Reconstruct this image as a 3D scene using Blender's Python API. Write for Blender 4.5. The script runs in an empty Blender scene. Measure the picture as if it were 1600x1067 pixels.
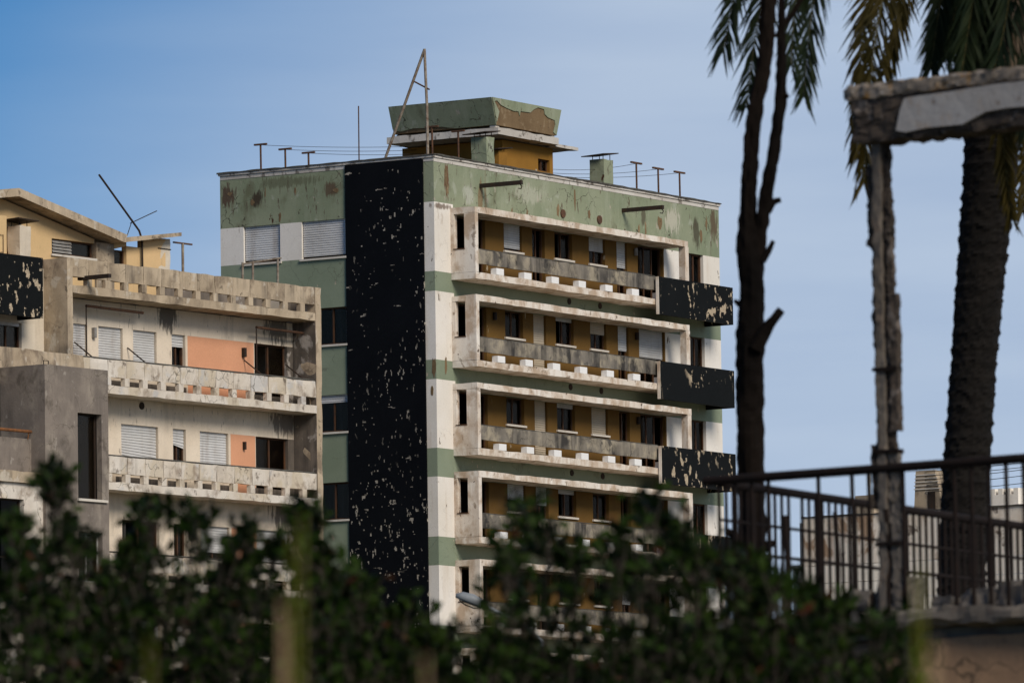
import bpy, math, random
from mathutils import Vector, Matrix, noise as mnoise
R = math.radians
rnd = random.Random(7)
S = bpy.context.scene
C = S.collection

# ------------------------------------------------------------------ camera
FPX = 11150.0                      # focal length in pixels of a 1600 px wide picture
PITCH, ROLL, CAMH = R(5.408), R(-0.8364), 1.7
cp, sp = math.cos(PITCH), math.sin(PITCH)
FW = Vector((0, cp, sp)); U0 = Vector((0, -sp, cp)); R0 = Vector((1, 0, 0))
RT = R0 * math.cos(ROLL) + U0 * math.sin(ROLL)
UP = -R0 * math.sin(ROLL) + U0 * math.cos(ROLL)
CAMP = Vector((0, 0, CAMH))
cam = bpy.data.cameras.new('camera'); co = bpy.data.objects.new('camera', cam); C.objects.link(co)
co.matrix_world = Matrix(((RT.x, UP.x, -FW.x, 0), (RT.y, UP.y, -FW.y, 0), (RT.z, UP.z, -FW.z, CAMH), (0, 0, 0, 1)))
cam.sensor_width = 36; cam.lens = FPX / 1600 * 36; cam.clip_start = 0.5; cam.clip_end = 9000
cam.dof.use_dof = True; cam.dof.focus_distance = 240; cam.dof.aperture_fstop = 6.6; cam.dof.aperture_blades = 9
S.camera = co

# ------------------------------------------------------------------ sky, sun, exposure
SUN_EL, SUN_AZ = 36, 148           # azimuth clockwise from +Y (the view direction)
w = bpy.data.worlds.new('World'); S.world = w; w.use_nodes = True
nt = w.node_tree; N = nt.nodes; Lk = nt.links
bg = N['Background']
sky = N.new('ShaderNodeTexSky'); sky.sky_type = 'NISHITA'; sky.sun_disc = False
sky.sun_elevation = R(SUN_EL); sky.sun_rotation = R(SUN_AZ); sky.altitude = 0
sky.air_density = 0.7; sky.dust_density = 0.15; sky.ozone_density = 5.0
# a bank of thin cloud veils the lower and right part of the sky; up and to the left it thins out to clear blue
hs = N.new('ShaderNodeHueSaturation'); hs.inputs['Saturation'].default_value = 1.6; hs.inputs['Value'].default_value = .80
Lk.new(sky.outputs[0], hs.inputs['Color'])
tc = N.new('ShaderNodeTexCoord')
def wmath(op, a, b=None):
    x = N.new('ShaderNodeMath'); x.operation = op
    for i, q in enumerate((a, b)):
        if q is None: continue
        if isinstance(q, (int, float)): x.inputs[i].default_value = q
        else: Lk.new(q, x.inputs[i])
    return x.outputs[0]
def wnoise(scale, sc, loc, detail):
    mp = N.new('ShaderNodeMapping'); mp.inputs['Scale'].default_value = sc; mp.inputs['Location'].default_value = loc
    Lk.new(tc.outputs['Generated'], mp.inputs['Vector'])
    n = N.new('ShaderNodeTexNoise'); n.inputs['Scale'].default_value = scale; n.inputs['Detail'].default_value = detail; n.inputs['Roughness'].default_value = .5
    Lk.new(mp.outputs[0], n.inputs['Vector']); return n.outputs[0]
sx = N.new('ShaderNodeSeparateXYZ'); Lk.new(tc.outputs['Generated'], sx.inputs[0])
q = wmath('ADD', wmath('MINIMUM', wmath('MULTIPLY', sx.outputs['X'], -1.0), .085), wmath('MULTIPLY', sx.outputs['Z'], .85))
q = wmath('ADD', q, wmath('MULTIPLY', wmath('SUBTRACT', wnoise(9, (1, 1, 3.5), (.3, .1, .2), 5), .5), .035))
cr = N.new('ShaderNodeMapRange'); cr.interpolation_type = 'SMOOTHSTEP'
for k_, v_ in (('From Min', .085), ('From Max', .235), ('To Min', .95), ('To Max', .0)): cr.inputs[k_].default_value = v_
Lk.new(q, cr.inputs['Value'])
cm = N.new('ShaderNodeMixRGB')
cc = N.new('ShaderNodeMixRGB'); cc.inputs['Color1'].default_value = (4.75, 5.95, 7.95, 1); cc.inputs['Color2'].default_value = (5.6, 6.75, 8.5, 1)
cf = N.new('ShaderNodeMapRange'); cf.inputs['From Min'].default_value = .3; cf.inputs['From Max'].default_value = .7; Lk.new(wnoise(13, (1, 1, 7), (0, .4, .7), 5), cf.inputs['Value'])
Lk.new(cf.outputs[0], cc.inputs['Fac']); Lk.new(cc.outputs[0], cm.inputs['Color2'])
Lk.new(cr.outputs[0], cm.inputs['Fac']); Lk.new(hs.outputs[0], cm.inputs['Color1'])
Lk.new(cm.outputs[0], bg.inputs['Color']); bg.inputs['Strength'].default_value = 0.078
sun = bpy.data.lights.new('sun', 'SUN'); sun.energy = 2.9; sun.angle = R(24); sun.color = (1, .91, .79)
so = bpy.data.objects.new('sun', sun); C.objects.link(so)
sd = Vector((math.sin(R(SUN_AZ)) * math.cos(R(SUN_EL)), math.cos(R(SUN_AZ)) * math.cos(R(SUN_EL)), math.sin(R(SUN_EL))))
so.rotation_euler = sd.to_track_quat('Z', 'Y').to_euler(); so.location = (40, -20, 60)
S.view_settings.view_transform = 'Standard'; S.view_settings.look = 'None'
S.view_settings.exposure = 0.12; S.view_settings.gamma = 1.0; S.view_settings.use_curve_mapping = False

# ------------------------------------------------------------------ helpers
def ray(px, py): return FW + RT * ((px - 800) / FPX) - UP * ((py - 533.5) / FPX)
def at(px, py, d): return CAMP + ray(px, py) * d      # the point seen at a pixel, d metres deep

class MB:
    def __init__(s): s.v = []; s.f = []; s.m = []
    def add(s, vs, fs, mi=0):
        b = len(s.v); s.v += [tuple(p) for p in vs]
        s.f += [tuple(i + b for i in f) for f in fs]; s.m += [mi] * len(fs)
        return s
    def box(s, x0, x1, y0, y1, z0, z1, mi=0):
        vs = [(x, y, z) for z in (z0, z1) for y in (y0, y1) for x in (x0, x1)]
        return s.add(vs, [(0, 2, 3, 1), (4, 5, 7, 6), (0, 1, 5, 4), (2, 6, 7, 3), (0, 4, 6, 2), (1, 3, 7, 5)], mi)
    def fbox(s, face, a0, a1, d0, d1, z0, z1, mi=0):     # face R: along x, depth y; face L: along y, depth x
        return s.box(a0, a1, d0, d1, z0, z1, mi) if face == 'R' else s.box(d0, d1, a0, a1, z0, z1, mi)
    def prism(s, pts, ext, mi=0):                         # polygon (3D points) extruded by a vector
        n = len(pts); ext = Vector(ext)
        vs = [Vector(p) for p in pts]; vs += [p + ext for p in vs]
        fs = [tuple(range(n))[::-1], tuple(range(n, 2 * n))] + [(i, (i + 1) % n, n + (i + 1) % n, n + i) for i in range(n)]
        return s.add(vs, fs, mi)
    def tube(s, pts, r, n=8, mi=0, cap=True):
        pts = [Vector(p) for p in pts]; rs = r if isinstance(r, (list, tuple)) else [r] * len(pts)
        vs = []; prev = None
        for i, p in enumerate(pts):
            t = (pts[min(i + 1, len(pts) - 1)] - pts[max(i - 1, 0)]).normalized()
            ref = prev if prev is not None else (Vector((1, 0, 0)) if abs(t.x) < .8 else Vector((0, 1, 0)))
            a = (ref - t * ref.dot(t)).normalized(); prev = a; b = t.cross(a)
            for k in range(n):
                an = 2 * math.pi * k / n
                vs.append(p + (a * math.cos(an) + b * math.sin(an)) * rs[i])
        fs = [(i * n + k, i * n + (k + 1) % n, (i + 1) * n + (k + 1) % n, (i + 1) * n + k) for i in range(len(pts) - 1) for k in range(n)]
        if cap: fs += [tuple(range(n))[::-1], tuple(range((len(pts) - 1) * n, len(pts) * n))]
        return s.add(vs, fs, mi)
    def mesh(s, name, mats):
        me = bpy.data.meshes.new(name); me.from_pydata(s.v, [], s.f)
        for m in (mats if isinstance(mats, (list, tuple)) else [mats]): me.materials.append(m)
        if len(me.materials) > 1: me.polygons.foreach_set('material_index', s.m)
        me.update(); return me
    def build(s, name, mats, parent=None, smooth=False):
        me = s.mesh(name, mats)
        if smooth: me.polygons.foreach_set('use_smooth', [True] * len(me.polygons))
        return link(name, me, parent)

def link(name, me, parent=None, loc=None):
    o = bpy.data.objects.new(name, me); C.objects.link(o)
    if parent: o.parent = parent
    if loc: o.location = loc
    return o
def empty(name, loc, rz=0):
    o = bpy.data.objects.new(name, None); C.objects.link(o); o.location = loc; o.rotation_euler = (0, 0, rz)
    o.empty_display_size = .5; return o
def tag(o, label=None, cat=None, group=None, kind=None):
    if label: o['label'] = label
    if cat: o['category'] = cat
    if group: o['group'] = group
    if kind: o['kind'] = kind
    return o
def nz(p, sc, seed=0.0): return mnoise.noise(Vector(p) * sc + Vector((seed, seed * 1.7, seed * .3)))

def rough_box(mb, o, ax, ay, az, lx, ly, lz, step=.06, amp=.012, sc=6, seed=0, mi=0, edge=1.0):
    """box at o along the axes ax, ay, az, its skin cut into a grid and worn: edges more than faces"""
    nx, ny, nzz = [max(1, min(90, int(round(l / step)))) for l in (lx, ly, lz)]
    idx = {}; vs = []; fs = []
    def vid(i, j, k):
        key = (i, j, k)
        if key not in idx:
            c = Vector((lx * i / nx, ly * j / ny, lz * k / nzz))
            p = o + ax * c.x + ay * c.y + az * c.z
            d = Vector((nz(p, sc, seed), nz(p, sc, seed + 11), nz(p, sc, seed + 23))) * amp
            d += Vector((nz(p, sc * 3, seed), nz(p, sc * 3, seed + 11), nz(p, sc * 3, seed + 23))) * amp * .5
            ne = (i in (0, nx)) + (j in (0, ny)) + (k in (0, nzz))
            if ne >= 2:
                e = max(0, nz(p, sc * .8, seed + 40) + .15) * amp * 2.2 * edge
                q = Vector((lx / 2, ly / 2, lz / 2)) - c
                for comp, n_, i_ in ((0, nx, i), (1, ny, j), (2, nzz, k)):
                    if i_ in (0, n_): d += (ax, ay, az)[comp] * (1 if q[comp] > 0 else -1) * e
            idx[key] = len(vs); vs.append(p + d)
        return idx[key]
    for i in range(nx):
        for j in range(ny):
            fs.append((vid(i, j, 0), vid(i, j + 1, 0), vid(i + 1, j + 1, 0), vid(i + 1, j, 0)))
            fs.append((vid(i, j, nzz), vid(i + 1, j, nzz), vid(i + 1, j + 1, nzz), vid(i, j + 1, nzz)))
    for i in range(nx):
        for k in range(nzz):
            fs.append((vid(i, 0, k), vid(i + 1, 0, k), vid(i + 1, 0, k + 1), vid(i, 0, k + 1)))
            fs.append((vid(i, ny, k), vid(i, ny, k + 1), vid(i + 1, ny, k + 1), vid(i + 1, ny, k)))
    for j in range(ny):
        for k in range(nzz):
            fs.append((vid(0, j, k), vid(0, j, k + 1), vid(0, j + 1, k + 1), vid(0, j + 1, k)))
            fs.append((vid(nx, j, k), vid(nx, j + 1, k), vid(nx, j + 1, k + 1), vid(nx, j, k + 1)))
    return mb.add(vs, fs, mi)
EX, EY, EZ = Vector((1, 0, 0)), Vector((0, 1, 0)), Vector((0, 0, 1))
def rbox(mb, x0, x1, y0, y1, z0, z1, step=.12, amp=.012, sc=3, seed=0, mi=0, edge=1.0):
    return rough_box(mb, Vector((x0, y0, z0)), EX, EY, EZ, x1 - x0, y1 - y0, z1 - z0, step, amp, sc, seed, mi, edge)

# ------------------------------------------------------------------ materials
class NB:
    def __init__(s, name):
        s.m = bpy.data.materials.new(name); s.m.use_nodes = True; s.t = s.m.node_tree
        s.b = s.t.nodes['Principled BSDF']; s.out = s.t.nodes['Material Output']
    def n(s, typ, **kw):
        x = s.t.nodes.new(typ)
        for k, v in kw.items(): setattr(x, k, v)
        return x
    def l(s, a, b): s.t.links.new(a, b)
    def coord(s):
        tc = s.n('ShaderNodeTexCoord'); oi = s.n('ShaderNodeObjectInfo')
        v = s.n('ShaderNodeVectorMath', operation='MULTIPLY'); v.inputs[1].default_value = (37, 19, 53)
        s.l(oi.outputs['Random'], v.inputs[0])
        a = s.n('ShaderNodeVectorMath', operation='ADD'); s.l(tc.outputs['Object'], a.inputs[0]); s.l(v.outputs[0], a.inputs[1])
        s.c = a.outputs[0]; return s.c
    def scaled(s, sc, off=(0, 0, 0)):
        m = s.n('ShaderNodeMapping'); m.inputs['Scale'].default_value = sc; m.inputs['Location'].default_value = off
        s.l(s.c, m.inputs['Vector']); return m.outputs[0]
    def noise(s, scale, detail=5, rough=.55, vec=None, dist=0):
        x = s.n('ShaderNodeTexNoise'); x.inputs['Scale'].default_value = scale; x.inputs['Detail'].default_value = detail
        x.inputs['Roughness'].default_value = rough; x.inputs['Distortion'].default_value = dist
        s.l(vec if vec is not None else s.c, x.inputs['Vector']); return x.outputs[0]
    def rng(s, v, a, b, c=0., d=1.):
        x = s.n('ShaderNodeMapRange'); x.inputs['From Min'].default_value = a; x.inputs['From Max'].default_value = b
        x.inputs['To Min'].default_value = c; x.inputs['To Max'].default_value = d; s.l(v, x.inputs['Value']); return x.outputs[0]
    def mul(s, a, b):
        x = s.n('ShaderNodeMath', operation='MULTIPLY')
        for i, q in enumerate((a, b)):
            if isinstance(q, (int, float)): x.inputs[i].default_value = q
            else: s.l(q, x.inputs[i])
        return x.outputs[0]
    def mix(s, f, a, b, mode='MIX'):
        x = s.n('ShaderNodeMixRGB', blend_type=mode)
        for i, q in zip(('Fac', 'Color1', 'Color2'), (f, a, b)):
            if isinstance(q, (int, float)): x.inputs[i].default_value = q
            elif isinstance(q, tuple): x.inputs[i].default_value = (*q, 1)
            else: s.l(q, x.inputs[i])
        return x.outputs[0]

def weather(name, base, base2=None, streak=None, stains=(), chips=(), crack=0., rough=.88, bump=.25, grain=.12, blocky=0, spots=()):
    """painted or rendered wall with mottling, vertical runs, patches, lost chips and cracks"""
    s = NB(name); s.coord()
    base2 = base2 or tuple(c * .8 for c in base)
    col = s.mix(s.rng(s.noise(.55, 6, .6), .36, .66), base, base2)
    if streak:                                   # (colour, amount, threshold)
        v = s.noise(1, 5, .6, s.scaled((2.6, 2.6, .28)))
        f = s.mul(s.rng(v, streak[2], streak[2] + .2), s.rng(s.noise(.8, 4), .35, .62))
        col = s.mix(s.mul(f, streak[1]), col, streak[0])
    for (c, sc, thr, soft, amt) in stains:
        v = s.noise(sc, 7, .62, s.scaled((1, 1, .8), (sc * 3.1, thr * 17, sc)), .3)
        col = s.mix(s.mul(s.rng(v, thr, thr + soft), amt), col, c)
    hgt = s.noise(14, 6, .6)
    hsum = s.mul(hgt, .35)
    for (c, sc, thr, st) in chips:               # st: stretch of the coordinates
        vec = s.scaled(st, (thr * 31, sc * 1.3, thr * 11))
        if blocky:
            sn = s.n('ShaderNodeVectorMath', operation='SNAP'); sn.inputs[1].default_value = (blocky,) * 3
            s.l(vec, sn.inputs[0]); vec = sn.outputs[0]
        f = s.rng(s.noise(sc, 5, .6, vec), thr, thr + .012)
        if blocky: f = s.mul(f, s.rng(s.noise(.42, 3, .5, s.scaled((1, 1, .6), (sc, 3, thr * 40))), .44, .50))
        cc = s.mix(s.noise(9, 4), c, tuple(x * .55 for x in c))
        col = s.mix(f, col, cc); a = s.n('ShaderNodeMath', operation='SUBTRACT'); s.l(hsum, a.inputs[0]); s.l(s.mul(f, .6), a.inputs[1]); hsum = a.outputs[0]
    if crack:
        d = s.n('ShaderNodeVectorMath', operation='ADD'); nn = s.n('ShaderNodeTexNoise'); nn.inputs['Scale'].default_value = 2.5; nn.inputs['Detail'].default_value = 4
        s.l(s.c, nn.inputs['Vector']); q = s.n('ShaderNodeVectorMath', operation='SCALE'); q.inputs['Scale'].default_value = .55
        s.l(nn.outputs['Color'], q.inputs[0]); s.l(s.c, d.inputs[0]); s.l(q.outputs[0], d.inputs[1])
        vo = s.n('ShaderNodeTexVoronoi', feature='DISTANCE_TO_EDGE'); vo.inputs['Scale'].default_value = 1.15; s.l(d.outputs[0], vo.inputs['Vector'])
        f = s.mul(s.rng(vo.outputs['Distance'], .004, .016, 1, 0), s.rng(s.noise(.7, 3), .5, .58))
        col = s.mix(s.mul(f, crack), col, (.035, .03, .022))
    tco = s.n('ShaderNodeTexCoord')
    for (cen, rad, c, amt) in spots:             # one stain of its own: centre, radii, colour, strength
        a = s.n('ShaderNodeVectorMath', operation='SUBTRACT'); a.inputs[1].default_value = cen; s.l(tco.outputs['Object'], a.inputs[0])
        b = s.n('ShaderNodeVectorMath', operation='DIVIDE'); b.inputs[1].default_value = rad; s.l(a.outputs[0], b.inputs[0])
        le = s.n('ShaderNodeVectorMath', operation='LENGTH'); s.l(b.outputs[0], le.inputs[0])
        v = s.noise(1, 5, .65, s.scaled((9, 9, 1.6)))
        f = s.n('ShaderNodeMath', operation='SUBTRACT'); s.l(s.rng(le.outputs['Value'], .1, 1.0, 1.0, 0.), f.inputs[0]); s.l(s.rng(v, .3, .7, .75, -.15), f.inputs[1])
        col = s.mix(s.mul(s.rng(f.outputs[0], .0, .3), amt), col, c)
    g = s.rng(s.noise(22, 6, .7), .25, .75, 1 - grain, 1 + grain * .4)
    cc = s.n('ShaderNodeCombineColor')
    for i in range(3): s.l(g, cc.inputs[i])
    col = s.mix(1., col, cc.outputs[0], 'MULTIPLY')
    s.l(col, s.b.inputs['Base Color']); s.b.inputs['Roughness'].default_value = rough; s.b.inputs['Specular IOR Level'].default_value = .08
    bp = s.n('ShaderNodeBump'); bp.inputs['Strength'].default_value = bump; bp.inputs['Distance'].default_value = .03
    s.l(hsum, bp.inputs['Height']); s.l(bp.outputs[0], s.b.inputs['Normal'])
    return s.m
def plain(name, base, rough=.7, metal=0., var=.25, sc=6, base2=None):
    s = NB(name); s.coord()
    col = s.mix(s.rng(s.noise(sc, 5), .3, .7), base, base2 or tuple(c * (1 - var) for c in base))
    s.l(col, s.b.inputs['Base Color']); s.b.inputs['Roughness'].default_value = rough; s.b.inputs['Metallic'].default_value = metal; s.b.inputs['Specular IOR Level'].default_value = .2
    return s.m
def glass(name, tint=(.8, .82, .82)):
    s = NB(name); t = s.n('ShaderNodeBsdfTransparent'); t.inputs[0].default_value = (*tint, 1)
    g = s.n('ShaderNodeBsdfGlossy'); g.inputs['Roughness'].default_value = .12; g.inputs[0].default_value = (.50, .42, .34, 1)
    fr = s.n('ShaderNodeFresnel'); fr.inputs[0].default_value = 1.33
    mx = s.n('ShaderNodeMixShader'); s.l(fr.outputs[0], mx.inputs[0]); s.l(t.outputs[0], mx.inputs[1]); s.l(g.outputs[0], mx.inputs[2])
    s.l(mx.outputs[0], s.out.inputs[0]); return s.m
def leafmat(name, c1, c2, rough=.55, trans=.25, sc=3):
    s = NB(name); s.coord()
    col = s.mix(s.rng(s.noise(sc, 3), .35, .65), c1, c2)
    s.l(col, s.b.inputs['Base Color']); s.b.inputs['Roughness'].default_value = rough; s.b.inputs['Specular IOR Level'].default_value = .06
    tr = s.n('ShaderNodeBsdfTranslucent'); s.l(col, tr.inputs[0]); mx = s.n('ShaderNodeMixShader'); mx.inputs[0].default_value = trans
    s.l(s.b.outputs[0], mx.inputs[1]); s.l(tr.outputs[0], mx.inputs[2]); s.l(mx.outputs[0], s.out.inputs[0]); return s.m

M = {}
BRN = (.10, .06, .035)
M['green'] = weather('green paint', (.27, .295, .20), (.205, .24, .155), streak=((.34, .36, .27), .7, .50), stains=[((.10, .09, .05), .9, .56, .12, .6), ((.37, .39, .31), 1.6, .60, .05, .6), ((.05, .04, .03), 2.6, .66, .03, .85)],
    chips=[((.10, .055, .035), 1.0, .675, (1.5, 1.5, .55)), ((.46, .42, .33), 2.6, .66, (1.3, 1.3, .6))], crack=.85, spots=[((.8, 0, 30.3), (.22, .3, .9), (.13, .05, .03), 1.), ((2.97, 0, 29.8), (.22, .3, 1.1), (.2, .12, .06), .7), ((3.3, 0, 29.9), (.12, .3, 1.2), (.16, .10, .05), .6),
      ((2.2, 0, 29.9), (.5, .3, .5), (.44, .45, .38), .7), ((6.2, 0, 30.3), (1.4, .3, .5), (.45, .45, .36), .6), ((15.9, 0, 30.2), (.9, .3, .7), (.47, .45, .36), .9), ((17.6, 0, 29.9), (.4, .3, .9), (.06, .05, .035), .8), ((18.8, 0, 30.3), (.4, .3, .8), (.10, .06, .04), .8), ((13.9, 0, 30.2), (.3, .3, .6), (.07, .05, .035), .7),
      ((0, 8.5, 30.3), (.3, .5, .6), (.09, .055, .04), .9), ((0, 4.3, 30.2), (.3, .45, .4), (.10, .06, .04), .8), ((0, 7.3, 30.1), (.3, .35, .45), (.05, .035, .025), .9), ((0, 6.0, 30.6), (.3, 1.8, .3), (.10, .10, .06), .6)])
M['band'] = weather('green band paint', (.245, .285, .205), (.205, .245, .17), stains=[((.12, .12, .08), 1.1, .60, .1, .4)], chips=[((.50, .45, .34), 2.4, .67, (1, 1, .5))], crack=.35)
M['white'] = weather('white wall paint', (.80, .755, .69), (.72, .67, .59), streak=((.45, .32, .2), .45, .55), stains=[((.40, .31, .23), 1.5, .64, .06, .5)], chips=[((.13, .09, .06), 1.9, .685, (1.4, 1.4, .5))], crack=.12, spots=[((.5, 0, 29.35), (.8, .5, .16), (.14, .09, .06), .8)])
M['frame'] = weather('balcony frame paint', (.80, .74, .66), (.68, .59, .49), streak=((.40, .25, .14), .6, .46), stains=[((.42, .30, .20), 1.8, .47, .14, .75), ((.22, .16, .11), 3.2, .62, .05, .75)], chips=[((.16, .11, .08), 2.4, .67, (1, 1, .8))], bump=.4)
M['brown'] = weather('ochre brown paint', (.30, .15, .03), (.24, .12, .025), streak=((.16, .09, .03), .4, .55), stains=[((.18, .10, .035), 1.2, .58, .1, .5)], chips=[((.55, .45, .32), 1.5, .665, (1.6, 1.6, .6))])
M['loggia'] = weather('shaded ochre paint', (.165, .092, .026), (.135, .075, .023), streak=((.11, .07, .03), .4, .55), stains=[((.12, .07, .03), 1.2, .58, .1, .5)], chips=[((.48, .40, .28), 1.2, .675, (1.6, 1.6, .6))])  # darker copy of the ochre paint, with the loggia's shade put into the colour
M['black'] = weather('black mosaic facing', (.0055, .0064, .0082), (.0035, .0042, .0058), chips=[((.50, .45, .37), 4.4, .625, (1.4, 1.4, .8)), ((.45, .40, .33), 3.0, .665, (.7, .7, 2.0)), ((.42, .38, .32), 6.0, .675, (1.4, 1.4, .8))], rough=.7, bump=.15, grain=.5, blocky=.04)
M['black2'] = weather('black balcony facing', (.0085, .0095, .0095), (.006, .007, .007), chips=[((.62, .50, .35), 2.6, .585, (1.4, 1.4, .85)), ((.55, .46, .34), 5.0, .665, (1.4, 1.4, .9))], rough=.7, bump=.2, grain=.5, blocky=.035)
M['panel'] = weather('grey balcony panel', (.27, .235, .185), (.19, .17, .145), streak=((.05, .046, .042), 1., .36), stains=[((.42, .36, .26), 1.6, .50, .14, .75), ((.05, .047, .045), 2.0, .60, .06, .8)], crack=.6, bump=.4)
M['block'] = weather('white block paint', (.84, .83, .81), (.78, .76, .73), stains=[((.25, .22, .2), 5, .66, .05, .6)], bump=.2)
M['conc'] = weather('weathered concrete', (.52, .42, .30), (.37, .29, .20), streak=((.12, .10, .08), .8, .45), stains=[((.16, .12, .085), 1.4, .53, .14, .75), ((.56, .50, .41), 2.1, .58, .07, .7), ((.10, .08, .06), 3.4, .62, .06, .7)], crack=.5, bump=.45)
M['concdark'] = weather('dark grey concrete', (.25, .21, .175), (.165, .14, .12), streak=((.07, .06, .055), .7, .48), stains=[((.36, .31, .25), 1.1, .48, .2, .75), ((.09, .075, .06), 1.9, .55, .12, .7), ((.40, .36, .31), 3.5, .62, .06, .5)], crack=.4, bump=.6)
M['peel'] = weather('peeling balcony render', (.68, .62, .54), (.58, .50, .40), streak=((.2, .17, .15), .55, .52), stains=[((.52, .43, .30), .75, .52, .05, .6), ((.47, .47, .47), .9, .57, .05, .55), ((.26, .20, .15), 2.0, .53, .14, .75), ((.13, .10, .08), 3.1, .60, .08, .8)], crack=.7, bump=.45)
M['cream'] = weather('cream wall render', (.68, .60, .48), (.58, .50, .39), streak=((.22, .17, .12), .55, .54), stains=[((.35, .28, .2), 1.1, .62, .1, .5)], bump=.2)
M['pale'] = weather('pale grey wall render', (.74, .64, .51), (.63, .53, .41), streak=((.27, .23, .19), .5, .54), stains=[((.42, .36, .28), 1.1, .58, .14, .5)], bump=.2, spots=[((-6.7, .96, 24.2), (.75, .6, .75), (.09, .08, .07), .9), ((-.9, .96, 24.1), (1.1, .6, .7), (.11, .10, .085), .9), ((-.6, .96, 21.1), (1.2, .6, .7), (.12, .10, .085), .85), ((-.6, .96, 18.1), (1.2, .6, .8), (.12, .10, .085), .85)])
M['yellow'] = weather('yellow wall render', (.70, .48, .25), (.60, .42, .215), streak=((.33, .2, .1), .35, .55), stains=[((.35, .26, .16), 1.0, .62, .1, .5)], bump=.2)
M['salmon'] = weather('salmon wall paint', (.70, .35, .205), (.62, .31, .18), stains=[((.68, .36, .2), 2., .6, .1, .4)], chips=[((.42, .36, .31), .9, .72, (1, 1, .7))], bump=.2)
M['stain'] = weather('sooty stained wall', (.23, .19, .155), (.10, .085, .07), streak=((.05, .045, .04), .9, .4), stains=[((.42, .38, .34), 1.0, .57, .05, .8)], bump=.5)
M['soot'] = weather('soot stained render', (.22, .20, .18), (.30, .28, .25), streak=((.10, .09, .08), .9, .42), bump=.2)
M['coping'] = weather('white coping', (.60, .57, .52), (.45, .41, .36), stains=[((.12, .10, .08), 2.6, .56, .06, .8)], bump=.4)
M['tar'] = plain('dark coping', (.10, .10, .085), .9, base2=(.06, .05, .045))
M['shutter'] = weather('roller shutter', (.60, .60, .595), (.50, .49, .47), streak=((.28, .22, .17), .6, .5), bump=.1, rough=.5)
M['shutterbeige'] = weather('beige roller shutter', (.52, .44, .33), (.46, .39, .29), streak=((.3, .24, .18), .4, .5), bump=.1, rough=.55)
M['wood'] = plain('rusty brown window frame', (.045, .027, .018), .75, base2=(.10, .045, .02), sc=4)
M['alu'] = plain('grey metal frame', (.28, .28, .27), .5, base2=(.18, .16, .14))
M['sill'] = weather('stone sill', (.66, .61, .53), (.55, .5, .43), stains=[((.3, .24, .18), 3., .6, .1, .6)], bump=.2)
M['glass'] = glass('window glass')
M['curtain'] = plain('grey curtain', (.42, .41, .39), .95, base2=(.30, .29, .27), sc=2)
M['dark'] = plain('darkened room plaster', (.05, .045, .04), .95)  # near-black inner walls, the unlit look of the rooms put into the colour
M['iron'] = plain('black iron', (.02, .018, .016), .7, base2=(.045, .026, .016), sc=8)
M['rust'] = plain('rusty iron', (.13, .065, .035), .85, base2=(.06, .035, .025), sc=9)
M['rustdark'] = plain('dark rusty railing', (.006, .004, .0035), .9, base2=(.013, .007, .005), sc=12)
M['rustbright'] = plain('orange rust', (.24, .10, .035), .85, base2=(.11, .05, .025), sc=7)
M['pole'] = plain('pale painted pole', (.33, .29, .23), .7, base2=(.14, .09, .06), sc=7)
M['exposed'] = weather('exposed rough concrete', (.21, .145, .08), (.15, .10, .055), streak=((.08, .05, .03), .5, .5), stains=[((.28, .21, .13), 3.4, .56, .08, .7), ((.07, .05, .03), 4., .62, .06, .7)], bump=.9)
M['wire'] = plain('cable', (.05, .05, .05), .6)
M['ruin'] = weather('ruined white plaster', (.19, .165, .14), (.095, .08, .066), streak=((.1, .08, .06), .5, .5), stains=[((.17, .13, .10), 7., .58, .06, .8), ((.42, .27, .15), 4., .66, .1, .5)], bump=.5)
M['ruinraw'] = weather('ruined raw concrete', (.08, .063, .05), (.035, .028, .023), stains=[((.24, .20, .17), 7., .55, .08, .7), ((.02, .017, .014), 11., .58, .05, .9)], bump=.9)
M['ruinpatch'] = weather('smooth plaster remnant', (.50, .48, .46), (.34, .315, .29), streak=((.3, .26, .22), .5, .5), stains=[((.36, .29, .23), 5., .52, .12, .75), ((.20, .16, .13), 9., .60, .06, .8)], bump=.6)
M['lichen'] = weather('lichen covered top', (.26, .22, .18), (.16, .13, .10), stains=[((.30, .15, .025), 9., .55, .08, .8), ((.05, .045, .04), 13., .58, .05, .8), ((.42, .39, .36), 8., .62, .06, .8)], bump=.8)
M['tan'] = weather('tan stone wall', (.34, .21, .12), (.22, .14, .09), stains=[((.10, .07, .05), 3., .55, .1, .8)], crack=.6, bump=.6)
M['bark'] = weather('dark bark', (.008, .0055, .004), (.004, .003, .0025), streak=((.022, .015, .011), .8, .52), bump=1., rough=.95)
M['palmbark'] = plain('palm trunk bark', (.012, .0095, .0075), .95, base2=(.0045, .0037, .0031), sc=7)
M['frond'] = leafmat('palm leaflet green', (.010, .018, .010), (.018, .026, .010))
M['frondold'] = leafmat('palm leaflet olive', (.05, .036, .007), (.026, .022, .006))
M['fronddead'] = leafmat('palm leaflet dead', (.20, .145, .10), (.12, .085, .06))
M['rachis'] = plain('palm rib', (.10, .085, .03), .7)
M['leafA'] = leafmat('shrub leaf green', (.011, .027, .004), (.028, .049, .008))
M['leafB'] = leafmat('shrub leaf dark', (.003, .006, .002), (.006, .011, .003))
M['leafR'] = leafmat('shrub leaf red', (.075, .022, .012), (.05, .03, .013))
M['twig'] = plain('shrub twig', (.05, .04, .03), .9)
M['reed'] = plain('dry stalk', (.36, .25, .14), .85, base2=(.26, .17, .09))
M['reedgreen'] = leafmat('yellow green blade', (.23, .24, .035), (.19, .20, .03), trans=.4)
M['lampgrey'] = plain('street lamp housing', (.25, .27, .28), .45, base2=(.17, .18, .19))
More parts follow.
